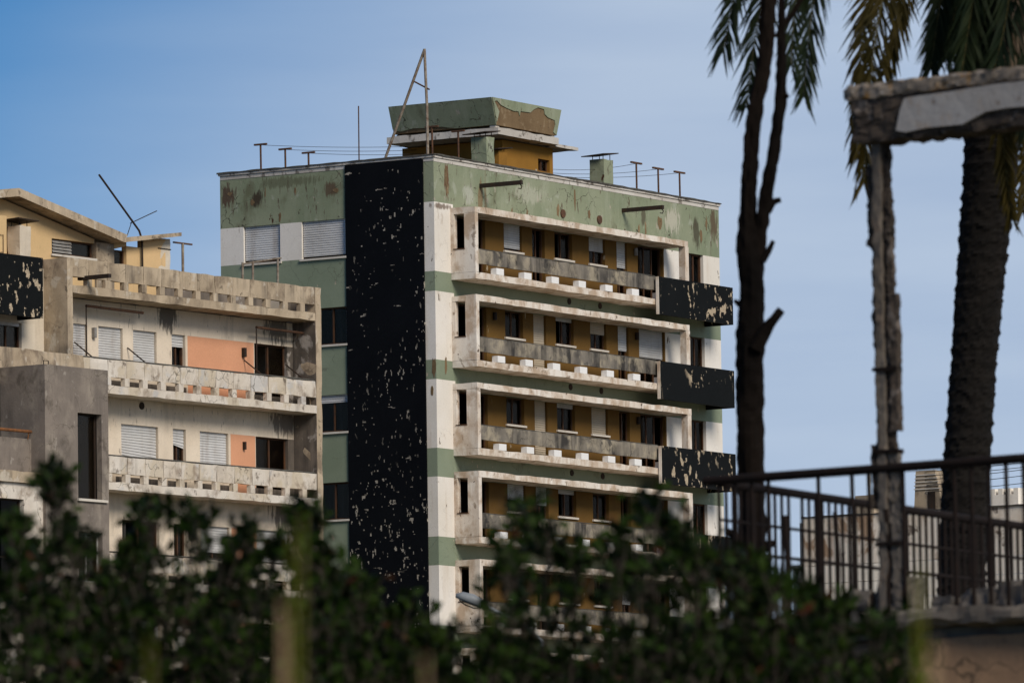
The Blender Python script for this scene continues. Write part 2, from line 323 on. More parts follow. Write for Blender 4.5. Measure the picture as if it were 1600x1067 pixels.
M['farwhite'] = weather('far pale panels', (.90, .84, .74), (.80, .73, .63), streak=((.33, .22, .14), .4, .56), stains=[((.45, .33, .22), .8, .62, .1, .5)], bump=.3)
M['farrust'] = weather('far peeling parapet', (.86, .80, .71), (.72, .62, .50), streak=((.24, .13, .07), .6, .5), stains=[((.30, .18, .10), .55, .545, .05, .85), ((.09, .06, .045), .9, .60, .04, .8)], bump=.4)
def groundmat():
    s = NB('dry ground'); s.coord()
    c = s.mix(s.rng(s.noise(.05, 8), .4, .6), (.16, .13, .085), (.09, .095, .045)); s.l(c, s.b.inputs['Base Color']); s.b.inputs['Roughness'].default_value = .95
    return s.m
M['ground'] = groundmat()

# ------------------------------------------------------------------ ground
g = MB(); g.add([(-4000, -4000, 0), (4000, -4000, 0), (4000, 4000, 0), (-4000, 4000, 0)], [(0, 1, 2, 3)])
tag(g.build('ground', M['ground']), kind='structure')

# ------------------------------------------------------------------ windows
def shutter_mesh(face, a0, a1, zt, zb, d, mat, tilt=0., pitch=.078):
    """slatted curtain hanging from zt to zb; tilt drops the far lower corner"""
    n = max(2, int((zt - zb) / pitch)); vs = []; fs = []
    def P(a, dd, z): return (a, dd, z) if face == 'R' else (dd, a, z)
    for i in range(n + 1):
        for (dz, dd) in ((0, 0.0), (-.05, -.006), (-.055, .022)):
            t = i / n
            for q, a in enumerate((a0, a1)):
                z = max(zb - .01, zt + (zb - zt) * t + dz) - (tilt * t * t if q else 0)
                vs.append(P(a, d + dd, z))
    m = MB()
    for i in range(3 * n + 2): fs.append((2 * i, 2 * i + 1, 2 * i + 3, 2 * i + 2))
    m.add(vs, fs)
    return m.mesh('shutter', mat)

def curtain_mesh(face, a0, a1, z0, z1, d):
    n = 14; vs = []; fs = []
    for i in range(n + 1):
        a = a0 + (a1 - a0) * i / n; dd = d + .03 * math.sin(i * 1.7)
        for z in (z0, z1): vs.append((a, dd, z) if face == 'R' else (dd, a, z))
    for i in range(n): fs.append((2 * i, 2 * i + 2, 2 * i + 3, 2 * i + 1))
    return MB().add(vs, fs).mesh('curtain', M['curtain'])

def window(root, face, a0, a1, z0, z1, d=0., shut=0., panes=2, open_pane=None, curtain=(), sill=True, tilt=0., fmat='wood', smat='shutter', box=True, lights=None):
    """frame part with panes, roller shutter, curtain and sill below it; d is the wall face, depth grows inwards"""
    fd = d + .12; t = .055
    m = MB()
    m.fbox(face, a0, a0 + t, fd, fd + .08, z0, z1); m.fbox(face, a1 - t, a1, fd, fd + .08, z0, z1)
    m.fbox(face, a0 + t, a1 - t, fd, fd + .08, z0, z0 + t); m.fbox(face, a0 + t, a1 - t, fd, fd + .08, z1 - t, z1)
    wpan = (a1 - a0 - 2 * t) / panes
    for i in range(1, panes):
        m.fbox(face, a0 + t + i * wpan - .03, a0 + t + i * wpan + .03, fd + .005, fd + .075, z0 + t, z1 - t)
    o = m.build('window', M[fmat], root)
    for i in range(panes):
        if open_pane is not None and i in open_pane: continue
        p = MB().fbox(face, a0 + t + i * wpan + (.03 if i else 0), a0 + t + (i + 1) * wpan - (.03 if i < panes - 1 else 0), fd + .03, fd + .04, z0 + t, z1 - t)
        p.build('pane', M['glass'], o)
    for i in curtain:
        link('curtain', curtain_mesh(face, a0 + t + i * wpan + .02, a0 + t + (i + 1) * wpan - .02, z0 + t, z1 - t, fd + .12), o)
    if shut > 0:
        link('shutter', shutter_mesh(face, a0 + .03, a1 - .03, z1, z1 - (z1 - z0) * shut, d + .075, M[smat], tilt), o)
    if sill:
        MB().fbox(face, a0 - .06, a1 + .06, d - .07, d + .06, z0 - .07, z0 - .002).build('sill', M['sill'], o)
    return o

# ------------------------------------------------------------------ the tower
TH = R(32.09)
tower = empty('apartment_tower', (at(677, 240, 244).x, at(677, 240, 244).y, 0), math.pi / 2 - TH)
tag(tower, 'tall abandoned green and white apartment block with a black mosaic stripe and long balconies', 'apartment block')
TX, TY, P3 = 19.2, 8.85, 3.02
NF = 9
def zf(k): return 27.09 - P3 * k
mg, mb_, mw, mblk = MB(), MB(), MB(), MB()
# street side (R face): parapet, spandrels, corner pier
mg.box(0, 1.2, 0, .2, 29.48, 31.0); mg.box(1.2, TX, 0, .2, 29.12, 31.0)
greens = [(26.42, 27.10), (23.40, 24.07), (20.07, 21.05)] + [(17.05 - P3 * i, 18.03 - P3 * i) for i in range(6)]
top = 29.48
for (a, b) in greens:
    if a < .2: a = 0
    mw.box(0, 1.2, 0, .2, b, top); mw.box(0, .2, .2, .41, b, top)
    mb_.box(0, 1.2, 0, .2, a, b); mb_.box(0, .2, .2, .41, a, b); top = a
mw.box(0, 1.2, 0, .2, 0, top); mw.box(0, .2, .2, .41, 0, top)
mg.box(0, .2, .2, .41, 29.48, 31.0)
ROWS = [(1.32, 3.25, 0, 'door'), (4.46, 5.63, 1.09, 'A'), (6.31, 7.14, 0, 'B'), (7.79, 8.98, 1.09, 'C'), (10.1, 11.19, 1.09, 'D'), (11.98, 12.7, 0, 'E'), (13.43, 15.18, 0, 'F')]
for k in range(NF):
    z = zf(k)
    mb_.box(1.2, TX, 0, .2, max(z - .99, 0), z)
    x = 1.2
    for (a, b, zs, _) in ROWS:
        mbr = MB().box(x, a, 0, .2, z, z + 2.03)
        if zs: mbr.box(a, b, 0, .2, z, z + zs)
        mbr.build('loggia_wall', M['loggia'], tower)
        x = b
    mbr = MB().box(x, 15.25, 0, .2, z, z + 2.03); mbr.build('loggia_wall', M['loggia'], tower)
    mw.box(15.25, 17.0, 0, .2, z, z + 2.03); mw.box(18.03, TX, 0, .2, z, z + 2.03)
# gable side (L face)
mblk.box(-.06, .2, .41, 3.6, 0, 30.98)
mg.box(0, .2, 3.6, TY, 29.16, 31.0)
for k in range(NF):
    z = zf(k)
    mb_.box(0, .2, 3.6, TY, max(z - .97, 0), z + .77)
    for (a, b) in ((3.6, 3.64), (5.45, 6.35), (7.88, TY)): mw.box(0, .2, a, b, z + .77, z + 2.07 - (.02 if k else 0))
# the two hidden sides, roof deck, floors and cross walls
mw.box(TX - .2, TX, .2, TY, 0, 29.12); mg.box(TX - .2, TX, .2, TY, 29.12, 31.0)
mw.box(.2, TX - .2, TY - .2, TY, 0, 29.12); mg.box(.2, TX - .2, TY - .2, TY, 29.12, 31.0)
mg.build('parapet', M['green'], tower); mb_.build('green_band', M['band'], tower); mw.build('white_wall', M['white'], tower)
mblk.build('black_facing', M['black'], tower)
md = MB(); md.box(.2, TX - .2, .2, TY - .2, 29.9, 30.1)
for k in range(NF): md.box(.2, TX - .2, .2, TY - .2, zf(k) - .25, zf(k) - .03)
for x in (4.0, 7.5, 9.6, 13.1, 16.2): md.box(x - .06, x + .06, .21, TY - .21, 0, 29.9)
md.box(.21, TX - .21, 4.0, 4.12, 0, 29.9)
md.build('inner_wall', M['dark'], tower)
mc = MB()
mc.box(-.05, TX + .05, -.05, .26, 31.002, 31.07); mc.box(-.05, .26, .26, TY + .05, 31.002, 31.07)
mc.box(.26, TX + .05, TY - .26, TY + .05, 31.002, 31.07); mc.box(TX - .26, TX + .05, .26, TY - .26, 31.002, 31.07)
cpo = mc.build('coping', M['coping'], tower)
mc = MB(); rbox(mc, -.09, TX + .09, -.09, .3, 31.072, 31.13, .25, .012, 2, 3); rbox(mc, -.09, .3, .3, TY + .09, 31.072, 31.13, .25, .012, 2, 4)
mc.build('coping_cap', M['tar'], cpo)
mc = MB(); mc.box(0.005, TX - .01, -.012, -.002, 30.86, 30.99); mc.box(-.012, -.002, 3.62, TY - .01, 30.86, 30.99); mc.box(-.012, -.002, 0, .405, 30.88, 30.99)
mc.build('coping_edge', M['coping'], cpo)

# windows on the gable side
for k in range(NF):
    z = zf(k)
    if k == 0:
        window(tower, 'L', 3.64, 5.45, z + .77, z + 2.07, shut=.93, tilt=.0)
        window(tower, 'L', 6.35, 7.88, z + .77, z + 2.07, shut=.90)
    else:
        window(tower, 'L', 3.64, 5.45, z + .77, z + 2.05, shut=(0, .0, .2, 0, 0, 0, 0, 0, 0)[k] or 0, panes=3)
        window(tower, 'L', 6.35, 7.88, z + .77, z + 2.05, shut=.5)
# windows behind the balconies: (shutter share, empty panes, curtained panes) per floor
ST = {
 'A': [(.88, None, ()), (.0, None, (0, 1)), (.0, None, (1,)), (.55, None, ()), (.0, None, (0,)), (.8, None, ()), (0, (0,), ()), (.5, None, ()), (0, None, ())],
 'B': [(.0, (1,), (0,)), (1., None, ()), (1., None, ()), (.3, None, ()), (0, (0,), ()), (1., None, ()), (.4, None, ()), (0, None, ()), (0, None, ())],
 'C': [(.0, (0,), (1,)), (.12, (0,), (1,)), (.15, None, (0, 1)), (.15, (0,), (1,)), (0, (0,), (1,)), (.3, None, ()), (0, None, ()), (.6, None, ()), (0, None, ())],
 'D': [(.5, None, (0, 1)), (.42, None, (0,)), (1., None, ()), (.0, None, (0, 1)), (.0, None, (0,)), (.7, None, ()), (0, None, ()), (0, None, ()), (0, None, ())],
 'E': [(.45, (0,), ()), (.42, None, ()), (.0, (0,), ()), (.0, (0, 1), ()), (.4, None, ()), (0, None, ()), (0, None, ()), (0, None, ()), (0, None, ())],
 'F': [(.0, (2,), (0, 1)), (.48, (2,), (1,)), (.0, (2,), (0, 1)), (.0, (1,), (0,)), (0, None, (1,)), (.4, None, ()), (0, None, ()), (0, None, ()), (0, None, ())],
 'door': [(.0, (0,), ())] * 9,
}
for k in range(NF):
    z = zf(k)
    for (a, b, zs, nm) in ROWS:
        sh, opn, cur = ST[nm][k]
        window(tower, 'R', a, b, z + zs, z + 2.03, shut=sh, panes=3 if nm == 'F' else 2, open_pane=opn, curtain=cur, sill=bool(zs), smat='shutterbeige' if (k in (1, 2) and nm in 'BDA') else 'shutter')
    window(tower, 'R', 17.0, 18.03, z, z + 2.03, open_pane=(1,) if k == 0 else None, curtain=(0,) if k else (0,), sill=False, panes=2)
    for xx in ((13.2,) if k not in (1,) else (13.2, 3.7)):
        MB().tube([(xx, -.07, z + 1.62), (xx, -.07, z + 1.88)], .07, 8).build('wall_lamp', M['alu' if k in (0, 3) else 'iron'], tower)
    for xx in (8.7, 10.77):
        if k < 8: MB().tube([(xx, -.03, z - .37), (xx, .02, z - .37)], .11, 12).build('vent', M['iron'], tower)
for xx in (8.35, 10.81):
    v = MB().tube([(xx, -.05, 29.79), (xx, .02, 29.79)], .15, 14).build('vent', M['rust'], tower); v['label'] = 'rusted round vent cover'
for xx, zz in ((2.97, 30.28), (12.43, 30.26)):
    h = MB(); h.box(xx - .06, xx + .06, -1.7, .05, zz - .07, zz + .07); h.tube([(xx, -1.62, zz - .05), (xx, -1.7, zz - .14), (xx, -1.66, zz - .22), (xx, -1.56, zz - .2)], .02, 6)
    h.build('hoist_bar', M['iron'], tower)
for (pts, dd) in (([(1.85, 30.9), (2.0, 30.2), (2.05, 29.6)], 0),):
    pass
# rust and peel patches seen on the corner of the parapet: thin lost-plaster flakes
def flake(cx, cz, w_, h_, seed, mat, face='R'):
    r_ = random.Random(seed); n = 11; pts = []
    for i in range(n):
        a = 2 * math.pi * i / n; q = r_.uniform(.55, 1.1)
        x, z = cx + w_ * math.cos(a) * q, cz + h_ * math.sin(a) * q
        pts.append((x, -.001, z) if face == 'R' else (-.001, x, z))
    m = MB(); m.prism(pts, (0, -.006, 0) if face == 'R' else (-.006, 0, 0)); return m.build('bare_patch', mat, tower)
for i, (cx, cz, w_, h_) in enumerate(((.78, 30.4, .10, .5), (.86, 29.95, .09, .22), (15.0, 30.05, .16, .3), (14.0, 29.75, .07, .3), (13.55, 29.72, .08, .22), (17.9, 29.8, .10, .24), (8.05, 29.9, .10, .28), (10.15, 29.92, .12, .22), (6.0, 29.55, .07, .26), (18.3, 30.3, .08, .3), (9.2, 30.35, .06, .5), (5.0, 29.5, .05, .22))):
    flake(cx, cz, w_, h_, i, M['exposed'])
for i, (cy, cz, w_, h_) in enumerate(((8.45, 30.35, .13, .09), (7.5, 30.0, .10, .12), (5.7, 30.25, .05, .15), (4.02, 30.15, .13, .09), (6.95, 30.3, .03, .2), (6.35, 29.4, .06, .18))):
    flake(cy, cz, w_, h_, 50 + i, M['exposed'], 'L')
flake(.62, 23.9, .10, .33, 90, M['exposed']); flake(.1, 23.8, .1, .38, 91, M['exposed'], 'L'); flake(.18, 23.0, .06, .2, 92, M['exposed'], 'L')

# balconies
block_me = MB().box(0, .48, -.13, .1, 0, .225).mesh('support_block', M['block'])
for k in range(NF):
    z = zf(k); s_ = 31 * k
    m = MB()
    rbox(m, 1.02, 15.32, -1.0, -.002, z + 2.03, z + 2.25, .22, .012, 1.6, s_)                # roof slab
    rbox(m, 1.02, 13.1, -1.0, -.002, z - .23, z, .22, .012, 1.6, s_ + 3)                      # floor slab
    m.box(13.1, 15.32, -1.0, -.002, z - .23, z)
    m.box(1.02, 1.22, -.998, -.002, z, z + .8)                                                # left cheek, lower part
    m.box(1.02, 1.22, -.998, -.56, z + .8, z + 2.03); m.box(1.02, 1.22, -.14, -.002, z + .8, z + 2.03)
    m.box(15.06, 15.32, -.998, -.74, z, z + 2.03)
    bal = m.build('balcony', M['frame'], tower)
    xs = [1.23, 3.35, 5.3, 7.25, 9.2, 11.15, 13.12]
    for i in range(6):
        m = MB(); rbox(m, xs[i] + .004, xs[i + 1] - .004, -.93, -.83, z + .30, z + .80, .14, .01, 2.2, s_ + 7); m.build('parapet_panel', M['panel'], bal)
    m = MB(); m.box(1.0, 1.24, -.58, -.12, z + .802, z + .835); m.build('cheek_sill', M['wood'], bal)
    for i in range(7):
        link('support_block', block_me, bal, (2.36 + 1.795 * i, -.868, z + .002))
    m = MB(); m.box(1.3, 13.1, -.91, -.85, z + .803, z + .83); m.build('top_rail', M['tar'], bal)
    m = MB()
    m.box(12.95, 18.15, -1.15, -1.03, z - .57, z + .78); m.box(18.03, 18.15, -1.03, -.002, z - .57, z + .78)
    m.build('corner_panel', M['black2'], bal)
    m = MB(); m.box(15.322, 18.03, -1.03, -.002, z - .23, z - .003); m.box(12.93, 12.949, -1.148, -1.032, z - .57, z + .776); m.build('corner_floor', M['frame'], bal)

# penthouse on the roof
pent = MB(); pent.box(7.62, 10.0, 2, 2.15, 30.1, 32.5); pent.box(10.0, 10.78, 2, 2.15, 30.1, 31.62); pent.box(10.0, 10.78, 2, 2.15, 32.05, 32.5); pent.box(10.78, 11.0, 2, 2.15, 30.1, 32.5)
pent.box(7.62, 7.77, 2.15, 6.2, 30.1, 32.5); pent.box(7.77, 11.0, 6.05, 6.2, 30.1, 32.5); pent.box(10.85, 11.0, 2.15, 6.05, 30.1, 32.5)
po = pent.build('rooftop_room', M['brown'], tower)
window(tower, 'R', 10.0, 10.78, 31.62, 32.05, d=2.0, sill=False, panes=2, open_pane=(0,))
m = MB(); rbox(m, 6.5, 10.55, 1.45, 6.15, 32.54, 32.80, .2, .012, 2, 5); rbox(m, 10.55, 12.1, 1.6, 5.6, 32.5, 32.61, .2, .01, 2, 6)
m.build('roof_slab', M['coping'], po)
m = MB()   # flared roof parapet: raw core
def ring(z, e): return [(6.55 - e, 1.55 - e * .06, z), (10.5 + e, 1.55 - e * .06, z), (10.5 + e, 5.85, z), (6.55 - e, 5.85, z)]
b0, b1 = ring(32.88, 0), ring(33.82, .32)
m.add(b0 + b1, [(0, 1, 5, 4), (1, 2, 6, 5), (2, 3, 7, 6), (3, 0, 4, 7), (4, 5, 6, 7), (3, 2, 1, 0)])
fp = m.build('flared_parapet', M['exposed'], po)
def lerp(a, b, t): return Vector(a) + (Vector(b) - Vector(a)) * t
def fl(pa, pb, pc, pd, poly, out, name, mat):   # a plaster skin on a sloping face given by its 4 corners and a uv outline
    n = Vector(out)
    pts = [lerp(lerp(pa, pb, u), lerp(pd, pc, u), v) + n * .003 for (u, v) in poly]
    MB().prism(pts, n * .03).build(name, mat, fp)
fl(b0[0], b0[3], b1[3], b1[0], [(0, .0), (.0, 1.0), (1, 1.0), (1, .16), (.93, .06), (.8, .14), (.7, .12), (.52, .1), (.4, 0)][::-1], (-1, 0, .25), 'plaster_skin', M['green'])
edge = [(0, .1), (.03, .25), (.07, .5), (.02, .86), (.06, .9), (.11, .76), (.2, .68), (.30, .62), (.37, .64), (.385, .48), (.40, .66), (.55, .68), (.6, .82), (.66, .93), (.75, .90), (.77, .72), (.82, .62), (.93, .56), (.95, .4), (.94, .1), (1.0, 0), (1.0, 1.0), (0, 1.0)]
fl(b0[0], b0[1], b1[1], b1[0], edge, (0, -1, .25), 'plaster_skin', M['green'])
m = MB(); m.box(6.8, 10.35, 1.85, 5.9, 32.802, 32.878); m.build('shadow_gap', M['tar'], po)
m = MB()
for a, b in ((6.56, 6.8), (10.3, 10.48)): m.box(a, b, 1.6, 1.84, 32.802, 32.878)
m.build('gap_block', M['sill'], po)
def chimney(x0, x1, y0, y1, zb, zt, capz, mat):
    m = MB(); rbox(m, x0, x1, y0, y1, zb, zt, .15, .012, 3, x0)
    o = m.build('chimney', mat, tower)
    m = MB(); a, b, c, d = x0 - .22, x1 + .2, y0 - .12, y1 + .22
    m.prism([(a, c, capz - .05), (b, c, capz + .06), (b, d, capz + .02), (a, d, capz - .09)], (0, 0, .035)); m.build('chimney_cap', M['iron'], o)
    m = MB()
    for x in (x0 + .08, x1 - .08):
        for y in (y0 + .08, y1 - .08): m.tube([(x, y, zt - .02), (x, y, capz)], .015, 5)
    m.build('cap_stay', M['iron'], o)
chimney(4.52, 5.06, .7, 1.33, 30.1, 32.22, 32.38, M['green'])
chimney(12.85, 13.48, 1.0, 1.6, 30.1, 32.24, 32.42, M['green'])
chimney(6.35, 6.9, 1.35, 1.7, 30.1, 31.95, 32.02, M['brown'])

# rooftop posts, cables and masts (things of their own, standing on the roof)
def tl(x, y, z): return tower.matrix_world @ Vector((x, y, z))
bpy.context.view_layer.update()
TRZ = math.pi / 2 - TH
def tpost(x, y, ztop, arm, label, axis, zb=30.1):
    o = empty('clothesline_post', tl(x, y, zb), TRZ); tag(o, label, 'clothesline post', 'T shaped posts on the tower roof')
    h = ztop - zb
    MB().tube([(0, 0, 0), (0.01, 0, h * .6), (0, 0, h)], .035, 8).build('post', M['rust'], o)
    a = MB(); (a.box(-.04, .04, -arm, arm, h - .01, h + .05) if axis == 'y' else a.box(-arm, arm, -.04, .04, h - .01, h + .05)); a.build('crossbar', M['rust'], o)
    return tl(x, y, ztop)
pL = [tpost(.6, y, zt, .26, lb, 'y') for y, zt, lb in ((7.53, 32.06, 'tall leftmost T post on the gable edge of the tower roof'), (6.5, 31.82, 'middle T post of the three on the gable edge of the tower roof'), (5.53, 31.62, 'shortest T post nearest the whip antenna on the tower roof'))]
pR = [tpost(x, .6, zt, .36, lb, 'x') for x, zt, lb in ((14.43, 32.18, 'T post just right of the capped green roof chimney'), (15.95, 32.12, 'middle T post of the three at the right end of the tower roof'), (17.46, 32.12, 'rightmost T post at the far end of the tower roof'))]
pN = [tpost(x, 1.5, zt, .26, lb, 'y') for x, zt, lb in ((2.27, 32.37, 'T post on the tower roof in front of the flared green parapet'), (3.95, 32.38, 'T post on the tower roof directly left of the capped chimney'))]
def wire(name, a, b, sag, r, label, cat, group=None, parent=None):
    a, b = Vector(a), Vector(b)
    pts = [a.lerp(b, t / 12) - Vector((0, 0, sag * 4 * (t / 12) * (1 - t / 12))) for t in range(13)]
    o = MB().tube(pts, r, 4).build(name, M['wire'], parent)
    return tag(o, label, cat, group)
wl = 'thin clothesline wires'
anchor = tl(7.62, 5.8, 32.45)
for p, q, lb in ((pL[0], tl(7.62, 5.9, 32.55), 'wire from the tallest gable post to the rooftop room'), (pL[1], tl(7.62, 5.6, 32.4), 'wire from the middle gable post to the rooftop room'), (pL[2], tl(7.62, 5.3, 32.25), 'wire from the shortest gable post to the rooftop room')):
    wire('clothesline_wire', p, q, .05, .008, lb, 'wire', wl)
for p, q, lb in ((pR[0], tl(11.0, 2.3, 31.8), 'wire from the post by the green chimney to the rooftop room'), (pR[1], tl(11.0, 2.6, 31.7), 'wire from the middle right post to the rooftop room'), (pR[2], tl(11.0, 2.9, 31.6), 'wire from the rightmost roof post to the rooftop room')):
    wire('clothesline_wire', p, q, .12, .008, lb, 'wire', wl)
o = MB().tube([tl(1, 3.7, 30.1), tl(1, 3.69, 33.16)], .022, 6).build('whip_antenna', M['rust']); tag(o, 'thin vertical rod standing alone above the black stripe', 'antenna')
mast = empty('antenna_mast', tl(2, 3.24, 30.1), TRZ); tag(mast, 'leaning A shaped pole frame rising highest above the tower roof', 'antenna mast')
MB().tube([(0, .3, 0), (0, 0, 1.35), (0, -1.65, 4.95)], .05, 8).build('leaning_pole', M['pole'], mast)
MB().tube([(0, -1.65, 4.98), (0, -1.72, 3.0), (0, -1.73, 0)], .05, 8).build('upright_pole', M['pole'], mast)
MB().tube([(0, -1.23, 3.87), (0, -1.83, 3.55)], .03, 6).build('stay_bar', M['rust'], mast)

# ------------------------------------------------------------------ the cream block on the left
THL = R(35.84)
bo = at(497, 452, 233)
block = empty('apartment_block', (bo.x, bo.y, 0), math.pi / 2 - THL)
tag(block, 'lower abandoned cream concrete block with peeling balconies and a salmon wall, left of the tower', 'apartment block')
YW = .96; PB = 3.03
wall = MB(); salm = MB(); st = MB(); yel = MB()
WIN = [  # per floor: (x0, x1, sill, kind)
 [(-11.95, -10.73, .2), (-10.18, -8.96, .2), (-8.44, -7.25, .2), (-6.48, -5.78, .2), (-2.19, -.45, 0)],
 [(-12.2, -10.6, .2), (-9.08, -7.21, .2), (-6.46, -5.8, .2), (-5.08, -3.6, .2), (-2.17, -.45, 0)],
]
WIN += [WIN[1]] * 6
SAL = [(-5.67, -2.22), (-3.49, -2.19)] + [(-3.49, -2.19)] * 6
for k in range(8):
    zs = 21.58 - PB * k            # floor level
    zt = zs + 2.02                 # window heads
    wall.box(-12.6, -.15, YW, YW + .2, zt, zt + .78 if k == 0 else zt + 1.01)     # band above the heads
    x = -12.6
    for (a, b, s_) in WIN[k]:
        seg = [(x, a)]
        if SAL[k][0] > x - .01 and SAL[k][1] < a + .06:
            MB().box(SAL[k][0], SAL[k][1], YW + .004, YW + .2, zs, zt).build('salmon_wall', M['salmon'], block); seg = [(x, SAL[k][0]), (SAL[k][1], a)]
        for (p, q) in seg:
            if q - p > .01: wall.box(p, q, YW, YW + .2, zs, zt)
        if s_: wall.box(a, b, YW, YW + .2, zs, zs + .75)
        MB().box(a - .3, b + .02, YW - .012, YW - .002, zs, zs + .34).build('dark_skirting', M['stain'], block)  # dark strip along the wall foot, level with the parapet gap
        x = b
    st.box(x, -.15, YW, YW + .2, zs, zt)
    st.box(-.152, -.148, 0.01, YW, zs, zt + .78)
wall.box(-12.6, -.15, YW, YW + .2, 0, .6)
wo = wall.build('front_wall', M['pale'], block); st.build('stained_wall', M['stain'], block)
m = MB()
rbox(m, -.148, .15, 0, 1.3, 0, 25.5, .25, .012, 2, 2); rbox(m, -12.87, -12.6, 0, 1.0, 0, 25.5, .25, .012, 2, 9)
m.build('side_fin', M['conc'], block)
blk_me = MB().box(0, .24, -.0, .16, 0, .262).mesh('parapet_block', M['peel'])
blk_me0 = MB().box(0, .24, -.0, .16, 0, .262).mesh('parapet_block', M['conc'])
for k in range(8):
    z = 24.40 - PB * k
    mat = M['conc'] if k == 0 else M['peel']
    m = MB(); rbox(m, -12.6, -.15, .0, YW - .002, z, z + .26, .2, .014, 1.8, k); bal = m.build('balcony', mat, block)
    m = MB(); x = -12.6
    xs = [-12.6] + [-10.86 + .911 * i for i in range(-1, 11)] + [-.15]
    for i in range(len(xs) - 1):
        m = MB(); rbox(m, xs[i] + .006, xs[i + 1] - .006, .02, .16, z + .52, z + 1.1 - (.04 if k else 0), .13, .014, 2.2, k + 20); m.build('parapet_panel', mat, bal)
    for i in range(-1, 12):
        link('parapet_block', blk_me0 if k == 0 else blk_me, bal, (-10.98 + .911 * i, .0, z + .259))
    if k:
        m = MB(); m.tube([(-12.55, .09, z + 1.09), (-.2, .09, z + 1.09)], .03, 6); m.build('top_rail', M['tar'], bal)
# body behind: floors, cross walls, roof, rear walls
m = MB()
for k in range(9): m.box(-22, -.15, YW + .2, 9, 24.38 - PB * k, 24.62 - PB * k)
for x in (-12.6, -8.7, -5.7, -2.25): m.box(x - .06, x + .06, YW + .21, 9, 0, 24.38)
m.box(-22, -.15, 4.2, 4.3, 0, 24.38)
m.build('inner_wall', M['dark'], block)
m = MB(); m.box(-.15, .15, 1.3, 9.2, 0, 25.3); m.box(-22, -.15, 9, 9.2, 0, 25.3); m.box(-22.2, -22, YW, 9.2, 0, 24.6)
m.build('rear_wall', M['cream'], block)
m = MB(); m.box(-5.4, -.2, 2.1, 2.25, 24.6, 25.36); m.build('terrace_wall', M['stain'], block)
SB = [  # shutter share, tilt, open panes, curtains, frame
 [(1., 0, None, ()), (1., 0, None, ()), (1., 0, None, ()), (.3, 0, (1,), ()), (.0, 0, (0,), (1,))],
 [(.8, 0, None, ()), (.78, .16, None, ()), (.38, .12, (0,), ()), (.97, 0, None, ()), (.0, 0, None, (0,))],
 [(0, 0, (0,), ()), (0, 0, (0, 1), ()), (.0, 0, (0,), ()), (.65, 0, None, ()), (.6, 0, None, ())],
]
SB += [SB[0], SB[1], SB[2], SB[0], SB[1]]
for k in range(8):
    zs = 21.58 - PB * k
    for (a, b, s_), (sh, ti, op, cu) in zip(WIN[k], SB[k]):
        window(block, 'R', a, b, zs + (.75 if s_ else 0), zs + 2.02, d=YW, shut=sh, tilt=ti, open_pane=op, curtain=cu, sill=False)
    for xx in ((-8.05,) if k else ()):
        MB().tube([(xx, YW - .03, zs + 2.02 + .63), (xx, YW + .02, zs + 2.65)], .12, 12).build('vent', M['iron'], block)
MB().box(-10.52, -10.4, YW - .12, YW - .002, 23.2, 23.52).build('wall_lamp', M['alu'], block)
MB().box(-2.86, -2.74, YW - .12, YW + .002, 23.1, 23.4).build('wall_lamp', M['iron'], block)
MB().box(-2.86, -2.78, YW - .1, YW + .002, 20.1, 20.35).build('wall_lamp', M['iron'], block)
for a, b, z in ((-11.34, -8.5, 24.12), (-2.66, -.17, 24.05)):
    MB().tube([(a, .5, z), (b, .5, z - .02)], .045, 8).build('awning_tube', M['rust'], block)
    MB().tube([(a, .5, z), (a, .5, z - 1.85)], .022, 6).build('awning_stay', M['iron'], block)
for x in (-11.4, -8.75, -2.75, -.55):
    MB().tube([(x, YW - .02, 23.0), (x, .1, 22.40)], .022, 6).build('awning_arm', M['iron'], block)
MB().box(-12.0, -11.86, -.95, .3, 24.86, 24.98).build('hoist_bar', M['iron'], block)
# left wing of the block: yellow pier, black balcony, long parapet, projecting stair volume
m = MB(); m.box(-13.32, -12.87, YW, YW + .2, 22.5, 25.2); m.box(-22, -13.32, YW, YW + .2, 23.42, 25.2); m.box(-22, -15.2, YW, YW + .2, 22.5, 23.42)
m.build('yellow_pier', M['cream'], block)
window(block, 'R', -15.2, -13.95, 21.7, 23.42, d=YW, panes=2, shut=.06, curtain=(0,), sill=False); 
m = MB(); m.box(-13.95, -13.32, YW, YW + .2, 21.6, 23.42); m.build('cream_pier', M['cream'], block)
m = MB(); m.box(-20, -14.05, .0, .12, 23.5, 25.38); m.box(-14.17, -14.05, .12, YW - .002, 23.5, 25.38); bb = m.build('balcony', M['black2'], block); bb['label'] = 'black mosaic balcony front'
m = MB(); rbox(m, -21, -12.32, -.2, -.04, 21.3, 22.46, .2, .016, 2, 77); rbox(m, -21, -12.4, -.04, YW, 21.3, 21.55, .25, .012, 2, 78); m.build('balcony', M['conc'], block)
vol = MB()
YV = -2.0
def volbox(a, b, z0, z1): vol.box(a, b, YV, YV + .2, z0, z1)
volbox(-16.43, -14.86, 0, 21.79); volbox(-13.7, -13.37, 0, 21.79); volbox(-14.86, -13.7, 20.4, 21.79); volbox(-14.86, -13.7, 16.74, 17.76); volbox(-14.86, -13.7, 0, 15.2)
vol.box(-16.43, -16.23, YV + .2, -.22, 0, 21.79); vol.box(-13.57, -13.37, YV + .2, -.22, 0, 21.79)
vol.box(-16.23, -13.57, YV + .2, -.22, 21.6, 21.79)
vo = vol.build('stair_volume', M['concdark'], block)
window(block, 'R', -14.86, -13.7, 17.76, 20.4, d=YV + .12, panes=1, curtain=(0,), sill=False, fmat='iron')
MB().box(-14.92, -13.5, YV - .08, YV + .1, 17.68, 17.757).build('sill', M['sill'], vo)
window(block, 'R', -14.86, -13.7, 15.2, 16.74, d=YV + .06, panes=2, curtain=(0, 1), sill=False, fmat='alu')
